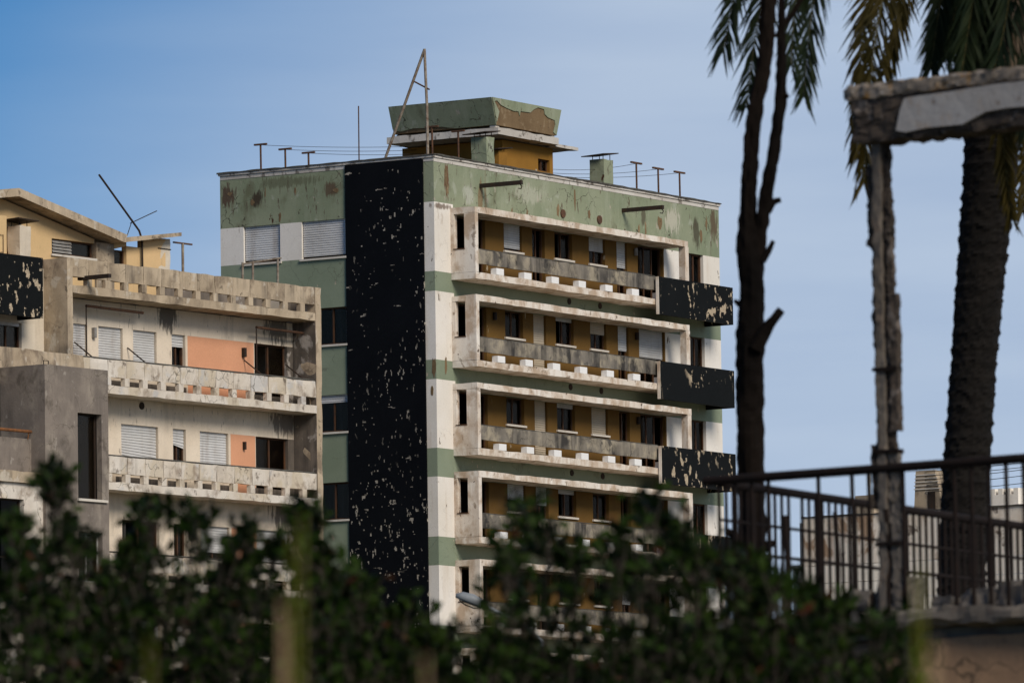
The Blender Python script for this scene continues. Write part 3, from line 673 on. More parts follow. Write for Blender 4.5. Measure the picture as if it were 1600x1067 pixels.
MB().tube([(-15.63, YV + .7, 21.79), (-15.63, YV + .7, 22.0), (-15.4, YV + .7, 22.0), (-15.4, YV + .7, 21.79)], .015, 6).build('lifting_hoop', M['iron'], vo)
m = MB(); m.box(-22, -16.435, YV + .55, YV + .7, 18.45, 19.52); m.build('balcony', M['concdark'], block)
m = MB(); m.tube([(-22, YV + .5, 19.74), (-16.5, YV + .5, 19.74)], .05, 8); m.tube([(-16.6, YV + .5, 19.74), (-16.6, YV + .55, 19.5)], .02, 6); m.build('rusty_rail', M['rustbright'], block)
m = MB(); rbox(m, -22, -16.435, YV - .02, YV + .7, 18.1, 18.45, .25, .015, 2, 31); m.build('slab_edge', M['conc'], block)
m = MB(); m.box(-22, -18.6, YV + .1, YV + .3, 15.0, 18.1); m.box(-17.35, -16.435, YV + .1, YV + .3, 15.0, 18.1); m.box(-18.6, -17.35, YV + .1, YV + .3, 17.6, 18.1); m.box(-22, -16.435, YV + .1, YV + .3, 0, 15.0)
m.build('lower_wall', M['peel'], block)
window(block, 'R', -18.6, -17.35, 15.8, 17.6, d=YV + .14, panes=1, open_pane=(0,), sill=False, fmat='iron')

# rooftop house on the block
Y3 = 3.0
hw = MB()
def roofz(x): return 27.62 + (x + 12.5) * (26.58 - 27.62) / 5.2
hw.prism([(-20, Y3, 24.6), (-9.98, Y3, 24.6), (-9.98, Y3, roofz(-9.98)), (-12.5, Y3, 27.62), (-20, Y3, 26.7)], (0, .2, 0))
hw.prism([(-9.98, Y3, 24.6), (-7.84, Y3, 24.6), (-7.84, Y3, 26.06), (-9.98, Y3, 26.06)], (0, .2, 0))
hw.prism([(-9.98, Y3, 26.55), (-7.84, Y3, 26.55), (-7.84, Y3, roofz(-7.84)), (-9.98, Y3, roofz(-9.98))], (0, .2, 0))
hw.box(-6.21, -5.4, Y3, Y3 + .2, 24.6, 26.6); hw.prism([(-6.85, Y3, 26.45), (-6.21, Y3, 26.6), (-6.21, Y3, 26.75), (-6.85, Y3, 26.7)], (0, .2, 0)); hw.box(-6.85, -6.21, Y3, Y3 + .2, 24.6, 25.95)
hw.prism([(-5.4, Y3, 24.6), (-4.2, Y3, 24.6), (-4.2, Y3, 27.0), (-5.4, Y3, 26.85)], (0, .2, 0))
hh = hw.build('roof_house', M['yellow'], block)
m = MB(); m.box(-7.8, -6.9, Y3 - .05, Y3 + .25, 24.6, 26.6); m.build('gable_pier', M['conc'], hh)
m = MB()
m.prism([(-12.35, 2.35, 27.64), (-7.1, 2.35, 26.6), (-6.95, 2.35, 26.85), (-12.35, 2.35, 27.9)], (0, 5, 0))
m.prism([(-20, 2.35, 26.6), (-12.35, 2.35, 27.64), (-12.35, 2.35, 27.9), (-20, 2.35, 26.85)], (0, 5, 0))
m.prism([(-6.95, 2.6, 26.62), (-3.85, 2.6, 27.08), (-3.85, 2.6, 27.2), (-6.95, 2.6, 26.78)], (0, 2.5, 0))
m.build('roof', M['conc'], hh)
wv = window(block, 'R', -9.98, -7.84, 26.06, 26.55, d=Y3, panes=2, sill=True, fmat='wood')
for i in range(4): MB().prism([(-9.9, Y3 + .02, 26.12 + .1 * i), (-8.95, Y3 + .02, 26.12 + .1 * i), (-8.95, Y3 + .06, 26.2 + .1 * i), (-9.9, Y3 + .06, 26.2 + .1 * i)], (0, .006, 0)).build('louvre', M['alu'], wv)
window(block, 'R', -6.85, -6.21, 25.95, 26.45, d=Y3, panes=1, sill=False)
m = MB(); m.box(-19, -13.4, 2.0, 2.2, 24.6, 26.9); m.build('roof_house_wing', M['yellow'], block)
window(block, 'R', -14.9, -13.55, 25.7, 26.3, d=1.88, panes=2, sill=False)
m = MB(); rbox(m, -4.57, -3.95, Y3, Y3 + .75, 24.6, 27.0, .15, .012, 3, 5); ch = m.build('chimney', M['cream'], block)
MB().tube([(-4.59, Y3 - .01, 26.66), (-3.93, Y3 - .01, 26.66)], .02, 5).tube([(-4.58, Y3, 26.66), (-4.58, Y3 + .76, 26.7)], .02, 5).build('tie_band', M['iron'], ch)
m = MB(); rbox(m, -12.28, -11.73, 2.4, 2.9, 24.6, 26.74, .15, .012, 3, 6); ch = m.build('chimney', M['cream'], block)
m = MB(); m.prism([(-12.5, 2.25, 26.93), (-11.5, 2.25, 26.9), (-11.5, 3.15, 26.86), (-12.5, 3.15, 26.9)], (0, 0, .03)); m.build('chimney_cap', M['iron'], ch)
m = MB()
for x in (-12.2, -11.8):
    for y in (2.5, 2.8): m.tube([(x, y, 26.7), (x, y, 26.93)], .015, 5)
m.build('cap_stay', M['iron'], ch)
MB().tube([(-11.0, 3.2, 27.5), (-11.0, 3.2, 27.95)], .06, 8).tube([(-11.0, 3.2, 27.9), (-11.0, 3.2, 27.97)], .08, 8).build('vent_pipe', M['conc'], hh)
bpy.context.view_layer.update()
def bl(x, y, z): return block.matrix_world @ Vector((x, y, z))
BRZ = math.pi / 2 - THL
am = empty('fallen_antenna', bl(-5.55, 2.9, 26.85), BRZ); tag(am, 'bent black antenna leaning left beside the chimney of the cream block', 'antenna')
MB().tube([(.03, 0, -1.0), (.02, 0, .0), (-.12, 0, .28), (-2.14, 0, 1.92)], .035, 6).build('leaning_pole', M['iron'], am)
MB().tube([(-.45, .1, .5), (.8, 0, 1.0)], .016, 5).build('crossbar', M['iron'], am)
MB().tube([(-.75, 0, .05), (-.4, .05, .62), (-.35, 0, .5), (-.1, 0, .2)], .014, 5).build('brace', M['iron'], am)
o = empty('clothesline_post', bl(-3.3, Y3, 24.62), BRZ); tag(o, 'pale T post standing alone on the terrace of the cream block', 'clothesline post', 'T posts on roof terraces')
MB().tube([(0, 0, 0), (0, 0, 2.3)], .045, 8).build('post', M['pole'], o); MB().box(-.48, .48, -.03, .03, 2.27, 2.32).build('crossbar', M['rust'], o)
for x, h in ((-6.3, .9), (-4.9, 1.05), (-5.55, .95)):
    pass

# small pipe frame on the terrace behind the parapet (in front of the tower gable)
fr = empty('pipe_frame', bl(-.6, 1.6, 24.62), BRZ); tag(fr, 'pale pipe frame standing on the terrace against the green tower gable', 'pipe frame')
p0 = bl(-.6, 1.6, 24.62)
def loc(px, py, d=236):
    q = at(px, py, d); return block.matrix_world.inverted() @ q - Vector((-.6, 1.6, 24.62))
for (x, yt, yb) in ((379, 410, 445), (395, 408, 445), (434, 404, 448)):
    MB().tube([loc(x, yb), loc(x, yt)], .04, 6).build('upright', M['pole'], fr)
MB().tube([loc(378, 413), loc(440, 403)], .03, 6).build('crossbar', M['pole'], fr)

# ------------------------------------------------------------------ far building on the right
do = at(1255, 860, 265)
far = empty('distant_block', (do.x, do.y, 0), math.pi / 2 - TH)
tag(far, 'low pale panelled building with a rust stained peeling parapet behind the railing', 'building')
m = MB()
for i in range(9): m.box(0, .2, -13 + 1.6 * i, -13 + 1.6 * (i + 1) - .012 if i < 8 else 0, 18.21, 20.0)
m.build('parapet_panel', M['farrust'], far)
m = MB()
for j, (a, b) in enumerate(((17.55, 18.19), (16.9, 17.53), (14.2, 16.88), (11, 14.18), (0, 10.98))):
    m.box(0, .2, -13, 0, a, b)
m.build('wall', M['farwhite'], far)
m = MB(); m.box(.2, 9, -.3, 0.25, 0, 19.84); m.box(.2, 9, -13, -12.7, 0, 19.8); m.box(.2, 9, -12.7, -.3, 19.2, 19.4); m.build('side_wall', M['farwhite'], far)
m = MB(); rbox(m, -.06, .26, -13, .02, 20.002, 20.06, .3, .015, 2, 8); m.build('coping', M['tar'], far)
m = MB(); m.box(2, 8, .25, 1.6, 0, 18.3); m.box(1.95, 8.05, .24, 1.65, 18.302, 18.4); m.build('annex', M['farwhite'], far)
m = MB(); m.box(.8, 1.5, -2.6, -1.8, 19.4, 20.78); m.build('roof_block', M['conc'], far)
MB().tube([(.6, -2.52, 19.4), (.6, -2.52, 21.1)], .035, 8).tube([(.6, -2.52, 21.1), (.6, -2.52, 21.56)], .06, 8).build('flue', M['sill'], far)
m = MB(); m.prism([(.6, -5.75, 19.4), (.6, -4.35, 19.4), (.6, -4.5, 21.55), (.6, -5.3, 21.55)], (1.2, 0, 0)); o = m.build('tapered_chimney', M['conc'], far)
for i in range(5): MB().prism([(.56, -5.55 + i * .05, 20.85 + i * .13), (.56, -4.42 - i * .015, 20.85 + i * .13), (.56, -4.42 - i * .015, 20.89 + i * .13), (.56, -5.55 + i * .05, 20.89 + i * .13)], (.03, 0, 0)).build('slat', M['sill'], o)
MB().box(.57, .64, -5.3, -5.0, 20.0, 20.75).build('opening', M['iron'], o)
m = MB(); m.box(.6, 1.4, -8.75, -7.6, 19.4, 20.5)
for i in range(4): m.box(.6, 1.4, -8.75 + .32 * i, -8.56 + .32 * i, 20.5, 20.72)
m.build('toothed_chimney', M['farwhite'], far)
bpy.context.view_layer.update()
fm = far.matrix_world
for i, (za, dz) in enumerate(((21.5, .0), (21.35, -.05), (21.2, .1), (21.0, .05), (20.75, .0))):
    a = fm @ Vector((.58, -4.9, za)); b = fm @ Vector((-2, -16, za + .35 + dz))
    wire('overhead_cable', a, b, .12, .012, ('topmost', 'second highest', 'middle', 'second lowest', 'lowest')[i] + ' of the thin cables strung right from the tapered chimney', 'cable', 'cables strung right from the tapered chimney')
o = empty('utility_pole', fm @ Vector((-2, -16, 0)), 0); tag(o, 'wooden utility pole beyond the right edge of the view', 'utility pole')
MB().tube([(0, 0, 0), (0, 0, 22.2)], [.16, .1], 8).build('pole', M['bark'], o); MB().box(-.6, .6, -.05, .05, 21.4, 21.5).build('crossarm', M['bark'], o)

# ------------------------------------------------------------------ ruined terrace with railing on the right
A = Vector((math.sin(R(54)), -math.cos(R(54)), 0)); Bd = Vector((math.sin(R(27)), math.cos(R(27)), 0))
colp = at(1388, 955, 50); ZS = colp.z
P0 = colp - A * 1.42
P0.z = 0
terr = empty('ruined_terrace', P0); tag(terr, 'ruined raised terrace with a chipped slab edge over a tan stone wall, under the palm', 'ruin')
def TP(a, b, z): return A * a + Bd * b + Vector((0, 0, z))
m = MB(); rough_box(m, TP(-.15, -.12, ZS - .13), A, Bd, EZ, 5.2, 8.5, .13, .05, .03, 4, 3); m.build('slab', M['ruin'], terr)
m = MB(); rough_box(m, TP(-.05, 0, 0), A, Bd, EZ, 5.0, 8.2, ZS - .20, .12, .03, 2, 5); m.build('retaining_wall', M['tan'], terr)
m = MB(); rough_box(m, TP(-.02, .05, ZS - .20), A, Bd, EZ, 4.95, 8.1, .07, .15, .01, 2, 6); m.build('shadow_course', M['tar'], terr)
for i, (a, b, l, h) in enumerate(((1.08, -.02, .20, .16), (1.3, .02, .34, .24), (1.72, .1, .2, .1), (2.0, .02, .28, .12), (2.28, .05, .32, .17), (2.66, .0, .3, .14), (2.9, .08, .35, .19), (3.3, .0, .3, .15), (.8, .04, .2, .12))):
    m = MB(); rough_box(m, TP(0, 0, 0), A, Bd, EZ, l, .22, h, .04, .03, 7, i * 3)
    o = m.build('rubble_block', M['ruin']); o.location = P0 + TP(a, b, ZS)
    tag(o, ('pale rubble block against the left side of the concrete post foot', 'largest pale rubble block, at the foot of the concrete post', 'small low rubble piece just right of the concrete post', 'rubble block before the foot of the palm trunk', 'pale rubble block at the right foot of the palm trunk', 'low rubble block right of the palm trunk', 'tall rubble block second from the right edge', 'rubble block at the right edge of the picture', 'leftmost rubble piece near the shrub on the terrace edge')[i], 'rubble', 'rubble blocks on the terrace edge')
rail = empty('iron_railing', P0 + Vector((0, 0, ZS))); tag(rail, 'rusty dark iron railing running round the ruined terrace', 'railing')
MB().tube([TP(-.12, 0, 1.0), TP(1.4, 0, 1.005), TP(5, 0, 1.02)], .034, 8).build('top_rail', M['rustdark'], rail)
MB().tube([TP(0, 0, .985), TP(0, 1.9, .98), TP(0, 8.2, .97)], .032, 8).build('top_rail', M['rustdark'], rail)
MB().tube([TP(0, 0, .5), TP(0, 8.2, .52)], .014, 6).build('mid_rail', M['rustdark'], rail)
MB().tube([TP(0, 0, .72), TP(0, 8.2, .72)], .012, 6).build('mid_rail', M['rustdark'], rail)
bar = MB().tube([(0, 0, -.02), (0.003, 0, .5), (0, 0, .985)], .015, 6).mesh('baluster', M['rustdark'])
thin = MB().tube([(0, 0, -.02), (0, 0.003, .5), (0, 0, .975)], .0125, 6).mesh('baluster', M['rustdark'])
short = MB().tube([(0, 0, -.02), (0.01, 0, .4), (-.005, 0, .72)], .019, 6).mesh('baluster', M['rustdark'])
for i in range(1, 35):
    if i in (5, 12, 13, 19): continue
    link('baluster', short if i in (4, 7, 10) else bar, rail, TP(.142 * i, 0, 0))
for i in range(0, 70): 
    if i not in (11, 23): link('baluster', thin, rail, TP(0, .118 * i, 0))

pst = empty('concrete_portal', P0 + Vector((0, 0, 0))); tag(pst, 'broken concrete post and lintel frame standing on the ruined terrace', 'ruin')
ac = 1.42
def px_z(py): return at(1388, py, 50).z
cxl = lambda px: ac + (px - 1388) / FPX * 50 / .809
def strip(name, x0, x1, ya, yb, mat, b0=0., th=.14, amp=.012, seed=0):
    m = MB(); z0, z1 = px_z(yb), px_z(ya)
    rough_box(m, TP(cxl(x0), b0, z0), A, Bd, EZ, cxl(x1) - cxl(x0), th, z1 - z0, .018, amp, 17, seed); return m.build(name, mat, pst)
strip('post_face', 1376, 1390, 215, 960, M['ruin'], -.015, .06, .008, 2)
strip('post_core', 1371, 1399, 205, 560, M['ruinraw'], .02, .07, .017, 4)
strip('post_core', 1373, 1400, 540, 960, M['ruinraw'], .02, .07, .017, 5)
strip('post_edge', 1396, 1411, 456, 672, M['ruinraw'], -.005, .07, .010, 6)
strip('post_edge', 1395, 1405, 300, 456, M['ruinraw'], 0, .06, .016, 7)
strip('post_edge', 1393, 1409, 700, 960, M['ruin'], 0, .06, .014, 8)
strip('broken_edge', 1365, 1373, 690, 790, M['ruinraw'], .0, .06, .018, 9)
strip('broken_edge', 1365, 1373, 250, 380, M['ruinraw'], .02, .05, .018, 10)
for yy in (700, 570, 845): strip('iron_band', 1372, 1410, yy, yy + 7, M['rustdark'], -.03, .1, .004, yy)
A2 = Vector((math.sin(R(50)), -math.cos(R(50)), 0)); B2 = Vector((math.cos(R(50)), math.sin(R(50)), 0))
zb = px_z(215)
beam0 = TP(cxl(1350), -.06, zb)
m = MB(); rough_box(m, beam0, A2, B2, EZ, 4.2, .30, .33, .025, .022, 13, 15); bo_ = m.build('lintel', M['ruinraw'], pst)
m = MB(); rough_box(m, beam0 + A2 * -.06 + B2 * -.02 + Vector((0, 0, .315)), A2, B2, EZ, 4.4, .36, .10, .025, .017, 15, 16); m.build('lintel_cap', M['lichen'], pst)
pl = [(.42, .06), (.5, .04), (.7, .055), (1.0, .05), (1.2, .12), (1.4, .13), (2.2, .1), (4.1, .12), (4.1, .31), (2.2, .3), (1.3, .305), (.9, .29), (.6, .285), (.5, .28), (.46, .2)]
m = MB(); m.prism([beam0 + A2 * a + B2 * -.028 + Vector((0, 0, z)) for a, z in pl], B2 * .035); m.build('plaster_skin', M['ruinpatch'], pst)
m = MB(); rough_box(m, beam0 + A2 * 3.9 + Vector((0, 0, ZS - zb)), A2, B2, EZ, .25, .25, zb - ZS + .02, .08, .02, 6, 19); m.build('post_core', M['ruinraw'], pst)

# ------------------------------------------------------------------ palm
DP = 68
palm = empty('palm_tree', Vector((at(1500, 940, DP).x, at(1500, 940, DP).y, 0))); po_ = palm.location.copy()
tag(palm, 'tall date palm with a ringed dark trunk behind the broken concrete frame', 'palm tree')
axis = [(1495, 3400, 40), (1500, 1300, 40), (1502, 930, 39), (1508, 760, 38), (1522, 560, 37), (1535, 400, 40), (1545, 300, 43), (1552, 180, 46), (1557, 60, 46), (1560, -60, 42)]
def bez(ts, pts):
    out = []
    n = len(pts) - 1
    for i in range(n):
        p0, p1, p2, p3 = [pts[max(0, min(n, i + q))] for q in (-1, 0, 1, 2)]
        for j in range(ts):
            t = j / ts
            out.append(tuple(.5 * ((2 * b) + (-a + c) * t + (2 * a - 5 * b + 4 * c - d) * t * t + (-a + 3 * b - 3 * c + d) * t ** 3) for a, b, c, d in zip(p0, p1, p2, p3)))
    out.append(tuple(pts[-1])); return out
tr = MB(); vs = []; fs = []
path = []
for i in range(len(axis) - 1):
    (xa, ya, ra), (xb, yb, rb) = axis[i], axis[i + 1]
    n = max(2, int(abs(yb - ya) / 4.6)) if yb < 1200 else 30
    for j in range(n):
        t = j / n; path.append((xa + (xb - xa) * t, ya + (yb - ya) * t, ra + (rb - ra) * t))
path.append(axis[-1])
# smooth the axis a little
for _ in range(30):
    path = [path[0]] + [tuple((path[i - 1][q] + 2 * path[i][q] + path[i + 1][q]) / 4 for q in range(3)) for i in range(1, len(path) - 1)] + [path[-1]]
NS = 44
for i, (x, y, r_) in enumerate(path):
    c = at(x, y, DP) - po_; rr = r_ * DP / FPX
    for k in range(NS):
        an = 2 * math.pi * k / NS
        ph = i * 1.25 + 1.6 * nz((math.cos(an) * 2.2, math.sin(an) * 2.2, i * .16), 1.0, 5)
        bump = .010 * max(0, math.sin(ph)) * (1.1 + .8 * math.sin(an * 13 + i * 2.6)) + .012 * nz((an * 2, i * .3, 1), 1.3) + .008 * rnd.uniform(-1, 1)
        q = rr * (.95) + bump
        vs.append(c + Vector((math.cos(an) * q, math.sin(an) * q, 0)))
for i in range(len(path) - 1):
    for k in range(NS): fs.append((i * NS + k, i * NS + (k + 1) % NS, (i + 1) * NS + (k + 1) % NS, (i + 1) * NS + k))
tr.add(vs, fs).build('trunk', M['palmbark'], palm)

def frond(ctrl, mat, Lf=.40, n=80, seed=0, spread=.68, droop=.26, w_=.0125, start=.22):
    """rib through control points (px, py, depth); narrow folded leaflets in pairs along it"""
    r_ = random.Random(seed); P = [at(*c) - po_ for c in ctrl]
    pts = [Vector(p) for p in bez(14, [tuple(p) for p in P])]
    L = [0]
    for a, b in zip(pts, pts[1:]): L.append(L[-1] + (b - a).length)
    def sample(t):
        s_ = t * L[-1]
        for i in range(len(pts) - 1):
            if L[i + 1] >= s_: 
                f = (s_ - L[i]) / max(1e-6, L[i + 1] - L[i]); return pts[i].lerp(pts[i + 1], f), (pts[i + 1] - pts[i]).normalized()
        return pts[-1], (pts[-1] - pts[-2]).normalized()
    m = MB(); m.tube(pts, [max(.004, .02 * (1 - i / len(pts))) for i in range(len(pts))], 5, 1)
    for i in range(n):
        t = start + (1 - start) * i / (n - 1); p, T = sample(t)
        view = Vector((0, -1, 0)); side = T.cross(view); side = side.normalized() if side.length > .1 else EX
        nor = side.cross(T)
        env = min(1, .45 + 1.6 * (t - start)) * (1 - .45 * max(0, (t - .6) / .4))
        for sg in (-1, 1):
            ll = Lf * env * r_.uniform(.65, 1.2); an = spread * r_.uniform(.6, 1.35) * (1 - .35 * t)
            d = (T * math.cos(an) + side * sg * math.sin(an) + nor * r_.uniform(-.6, .6)).normalized()
            mid = p + d * ll * .5; tip = p + d * ll + Vector((0, 0, -droop * ll * r_.uniform(.5, 1.3)))
            mid = mid + Vector((0, 0, -droop * ll * .15))
            wv = d.cross(Vector((r_.uniform(-.5, .5), -1, r_.uniform(-.4, .4)))).normalized() * w_
            m.add([p - wv * .5, p + wv * .5, mid + wv, mid - wv, tip], [(0, 1, 2, 3), (3, 2, 4)], 0)
    return m.build('frond', [mat, M['rachis']], palm)
cx, cy = 1562, -70
FR = [
 ([(cx, cy, 67), (1400, -300, 66.5), (1200, -210, 66), (1155, -40, 66), (1130, 80, 66)], 'frond', .46),
 ([(cx, cy, 67), (1420, -290, 67.5), (1235, -180, 67), (1190, 0, 67), (1166, 165, 67)], 'frond', .44),
 ([(cx, cy, 67), (1470, -250, 66), (1320, -170, 65.5), (1272, 0, 65.5), (1256, 150, 65.5)], 'frond', .42),
 ([(cx, cy, 67), (1500, -220, 66), (1415, -120, 65.6), (1368, 60, 65.4), (1350, 285, 65.3)], 'frondold', .44),
 ([(cx, cy, 67), (1490, -210, 68), (1400, -130, 68.5), (1352, 30, 68.5), (1338, 240, 68.5)], 'frondold', .36),
 ([(cx, cy, 67), (1530, -160, 66.5), (1490, -90, 66), (1470, 0, 66), (1455, 105, 66)], 'frond', .40),
 ([(cx, cy, 67), (1540, -140, 66), (1530, -60, 65.5), (1516, 30, 65.5), (1500, 130, 65.5)], 'frond', .42),
 ([(cx, cy, 67), (1575, -130, 66), (1580, -50, 65.5), (1570, 40, 65.5), (1545, 140, 65.5)], 'frond', .42),
 ([(cx, cy, 67), (1620, -130, 66.5), (1640, -50, 66), (1630, 40, 66), (1600, 140, 66)], 'frond', .44),
 ([(cx, cy, 67), (1560, -120, 66.5), (1552, 0, 66), (1562, 170, 66.2), (1580, 340, 66.5)], 'frondold', .30),
 ([(cx, cy, 67), (1600, -120, 66), (1602, -30, 65.6), (1590, 40, 65.6), (1572, 95, 65.6)], 'fronddead', .30),
 ([(cx, cy, 67), (1600, -60, 68.5), (1620, 60, 69), (1605, 200, 69), (1598, 330, 69)], 'frondold', .34),
 ([(cx, cy, 67), (1450, -120, 69), (1420, -40, 69.5), (1405, 40, 69.5), (1385, 110, 69.5)], 'frondold', .36),
 ([(cx, cy, 67), (1660, -300, 66), (1850, -260, 65), (1930, -60, 64), (1960, 100, 64)], 'frond', .46),
 ([(cx, cy, 67), (1600, -420, 64), (1640, -640, 61), (1660, -700, 58), (1670, -640, 56)], 'frond', .46),
 ([(cx, cy, 67), (1520, -430, 70), (1480, -620, 73), (1460, -680, 76), (1450, -640, 78)], 'frond', .46),
 ([(cx, cy, 67), (1450, -400, 65), (1300, -560, 63), (1150, -560, 61), (1040, -420, 60)], 'frond', .46),
 ([(cx, cy, 67), (1640, -380, 69), (1800, -520, 70), (1960, -500, 71), (2050, -350, 72)], 'frond', .46),
 ([(cx, cy, 67), (1510, -150, 67.5), (1512, -60, 67.5), (1492, 20, 67.6), (1478, 92, 67.6)], 'frond', .36),
 ([(cx, cy, 67), (1550, -130, 66), (1548, -40, 65.8), (1534, 50, 65.8), (1524, 150, 65.8)], 'frond', .40),
 ([(cx, cy, 67), (1590, -120, 66.2), (1606, -30, 66), (1612, 60, 66), (1606, 190, 66)], 'frond', .42),
 ([(cx, cy, 67), (1545, -100, 68.4), (1524, 0, 68.6), (1512, 80, 68.6), (1508, 190, 68.5)], 'frondold', .34),
 ([(cx, cy, 67), (1575, -90, 66.2), (1572, 0, 66), (1560, 60, 66), (1552, 130, 66)], 'fronddead', .26),
 ([(cx, cy, 67), (1610, -60, 66.5), (1622, 30, 66.4), (1612, 110, 66.4), (1592, 210, 66.4)], 'frondold', .34),
 ([(cx, cy, 67), (1430, -240, 65), (1300, -150, 64.5), (1250, -40, 64.5), (1236, 100, 64.5)], 'frond', .40),
]
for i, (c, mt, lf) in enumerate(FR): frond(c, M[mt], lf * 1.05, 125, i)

# ------------------------------------------------------------------ dead tree
DT = 55
dead = empty('dead_tree', Vector((at(1175, 900, DT).x, at(1175, 900, DT).y, 0))); do_ = dead.location.copy()
tag(dead, 'bare dark dead tree forking in two with snapped branch stubs', 'tree')
def limb(mb, pts, n=14, seed=0, sub=8, amp=.012):
    full = bez(sub, [tuple(at(x, y, d) - do_) + (r_ * DT / FPX,) for (x, y, r_, d) in pts])
    P = [Vector(p[:3]) for p in full]; vs = []; fs = []; prev = None
    for i, p in enumerate(P):
        t = (P[min(i + 1, len(P) - 1)] - P[max(0, i - 1)]).normalized()
        a = (EY - t * EY.dot(t)).normalized(); b = t.cross(a)
        for k in range(n):
            an = 2 * math.pi * k / n; rr = full[i][3]
            q = rr + amp * (nz((math.cos(an) * 2, math.sin(an) * 2, p.z * 2.2), 1.2, seed) + .7 * nz((math.cos(an) * 3, math.sin(an) * 3, p.z * 9), 1.4, seed))
            vs.append(p + (a * math.cos(an) + b * math.sin(an)) * max(.004, q))
    for i in range(len(P) - 1):
        for k in range(n): fs.append((i * n + k, i * n + (k + 1) % n, (i + 1) * n + (k + 1) % n, (i + 1) * n + k))
    fs += [tuple(range(n))[::-1], tuple(range((len(P) - 1) * n, len(P) * n))]
    mb.add(vs, fs)
m = MB(); limb(m, [(1178, 2700, 34, DT), (1178, 1300, 27, DT), (1177, 900, 22, DT), (1172, 700, 21, DT), (1172, 560, 22, DT), (1174, 470, 20, DT), (1172, 400, 20, DT), (1169, 335, 13, DT), (1172, 260, 12.5, DT), (1178, 187, 12.5, DT), (1192, 112, 11.5, DT), (1200, 10, 12, DT), (1203, -80, 12, DT), (1200, -260, 11, DT), (1180, -420, 4, DT)], 16, 1, 22, .022)
m.build('trunk', M['bark'], dead)
m = MB(); limb(m, [(1178, 470, 10, DT), (1184, 400, 12, DT), (1192, 335, 10, DT - .05), (1205, 260, 9, DT - .1), (1216, 187, 8.5, DT - .1), (1221, 112, 8, DT - .05), (1221, 20, 6, DT), (1224, -60, 6, DT), (1250, -200, 7, DT), (1290, -330, 3, DT)], 12, 2, 20, .018); m.build('limb', M['bark'], dead)
for j, pts in enumerate(([(1180, 545, 13, DT - .1), (1196, 516, 10, DT - .12), (1210, 498, 7.5, DT - .15), (1221, 484, 6.5, DT - .15)], [(1198, 330, 8, DT - .05), (1208, 316, 6, DT - .05), (1220, 312, 4.5, DT - .05)], [(1190, 408, 7, DT - .05), (1200, 392, 5, DT - .05), (1208, 376, 2.5, DT - .05)], [(1164, 480, 8, DT), (1154, 474, 5, DT), (1147, 469, 2.5, DT)], [(1214, 60, 6, DT), (1224, 42, 5, DT), (1240, 20, 4.5, DT), (1262, -20, 4, DT)], [(1216, 155, 6, DT - .1), (1226, 148, 4.5, DT - .1), (1232, 153, 3, DT - .1)], [(1192, 855, 9, DT), (1202, 850, 7, DT), (1210, 848, 5, DT)], [(1160, 845, 8, DT), (1146, 835, 7, DT), (1136, 828, 5, DT)])):
    m = MB(); limb(m, pts, 9, 5 + j, 6, .008); m.build('broken_stub', M['bark'], dead)

# ------------------------------------------------------------------ street lamp
DL = 110
lp = at(850, 980, DL); lamp = empty('street_lamp', Vector((lp.x, lp.y, 0))); lo = lamp.location.copy()
tag(lamp, 'grey cobra head street lamp among the shrubs in front of the tower corner', 'street lamp')
MB().tube([(0, 0, 0), at(853, 1040, DL) - lo], .07, 8).build('pole', M['lampgrey'], lamp)
MB().tube([at(853, 1040, DL) - lo, at(846, 1000, DL) - lo, at(815, 974, DL) - lo, at(762, 948, DL) - lo], .03, 8).build('arm', M['lampgrey'], lamp)
hp = [at(x, y, DL) - lo for x, y in ((764, 949), (752, 943), (738, 936), (722, 931), (712, 930))]
m = MB(); m.tube(hp, [.03, .07, .085, .07, .03], 12); m.build('lamp_head', M['lampgrey'], lamp, True)
hp = [at(x, y, DL) - lo for x, y in ((752, 948), (742, 945), (728, 939), (718, 935))]
m = MB(); m.tube(hp, [.03, .06, .065, .03], 12); m.build('lens', M['glass'], lamp, True)

# ------------------------------------------------------------------ shrubs in front
LM = [M['leafA'], M['leafB'], M['leafR']]
def sprig(mb, base, tip, r_, nleaf, ll, twig=True):
    """a twig with small leaves in all directions, redder at the growing tip"""
    d = tip - base; L = d.length; T = d.normalized()
    if twig: mb[1].tube([base, base.lerp(tip, .5) + Vector((r_.uniform(-.01, .01), 0, 0)), tip], [.004, .003, .0015], 4, 0, False)
    for i in range(nleaf):
        t = r_.uniform(.15, 1.0) ** .8; p = base.lerp(tip, t)
        d_ = Vector((r_.gauss(0, 1), r_.gauss(0, 1), r_.gauss(0, .8))); d_ = (d_ - T * d_.dot(T)).normalized() * .8 + T * r_.uniform(.1, .9); d_.normalize()
        l_ = ll * r_.uniform(.45, 1.35); sd_ = d_.cross(Vector((r_.gauss(0, 1), r_.gauss(0, 1), r_.gauss(0, 1)))).normalized() * l_ * .27
        u = r_.random(); mi = 2 if (t > .95 and u < .08) or u < .004 else (0 if u < .5 + .3 * (t - .5) else 1)
        q = p + d_ * l_ * .5
        mb[0].add([p, q + sd_, p + d_ * l_, q - sd_], [(0, 1, 2, 3)], mi)
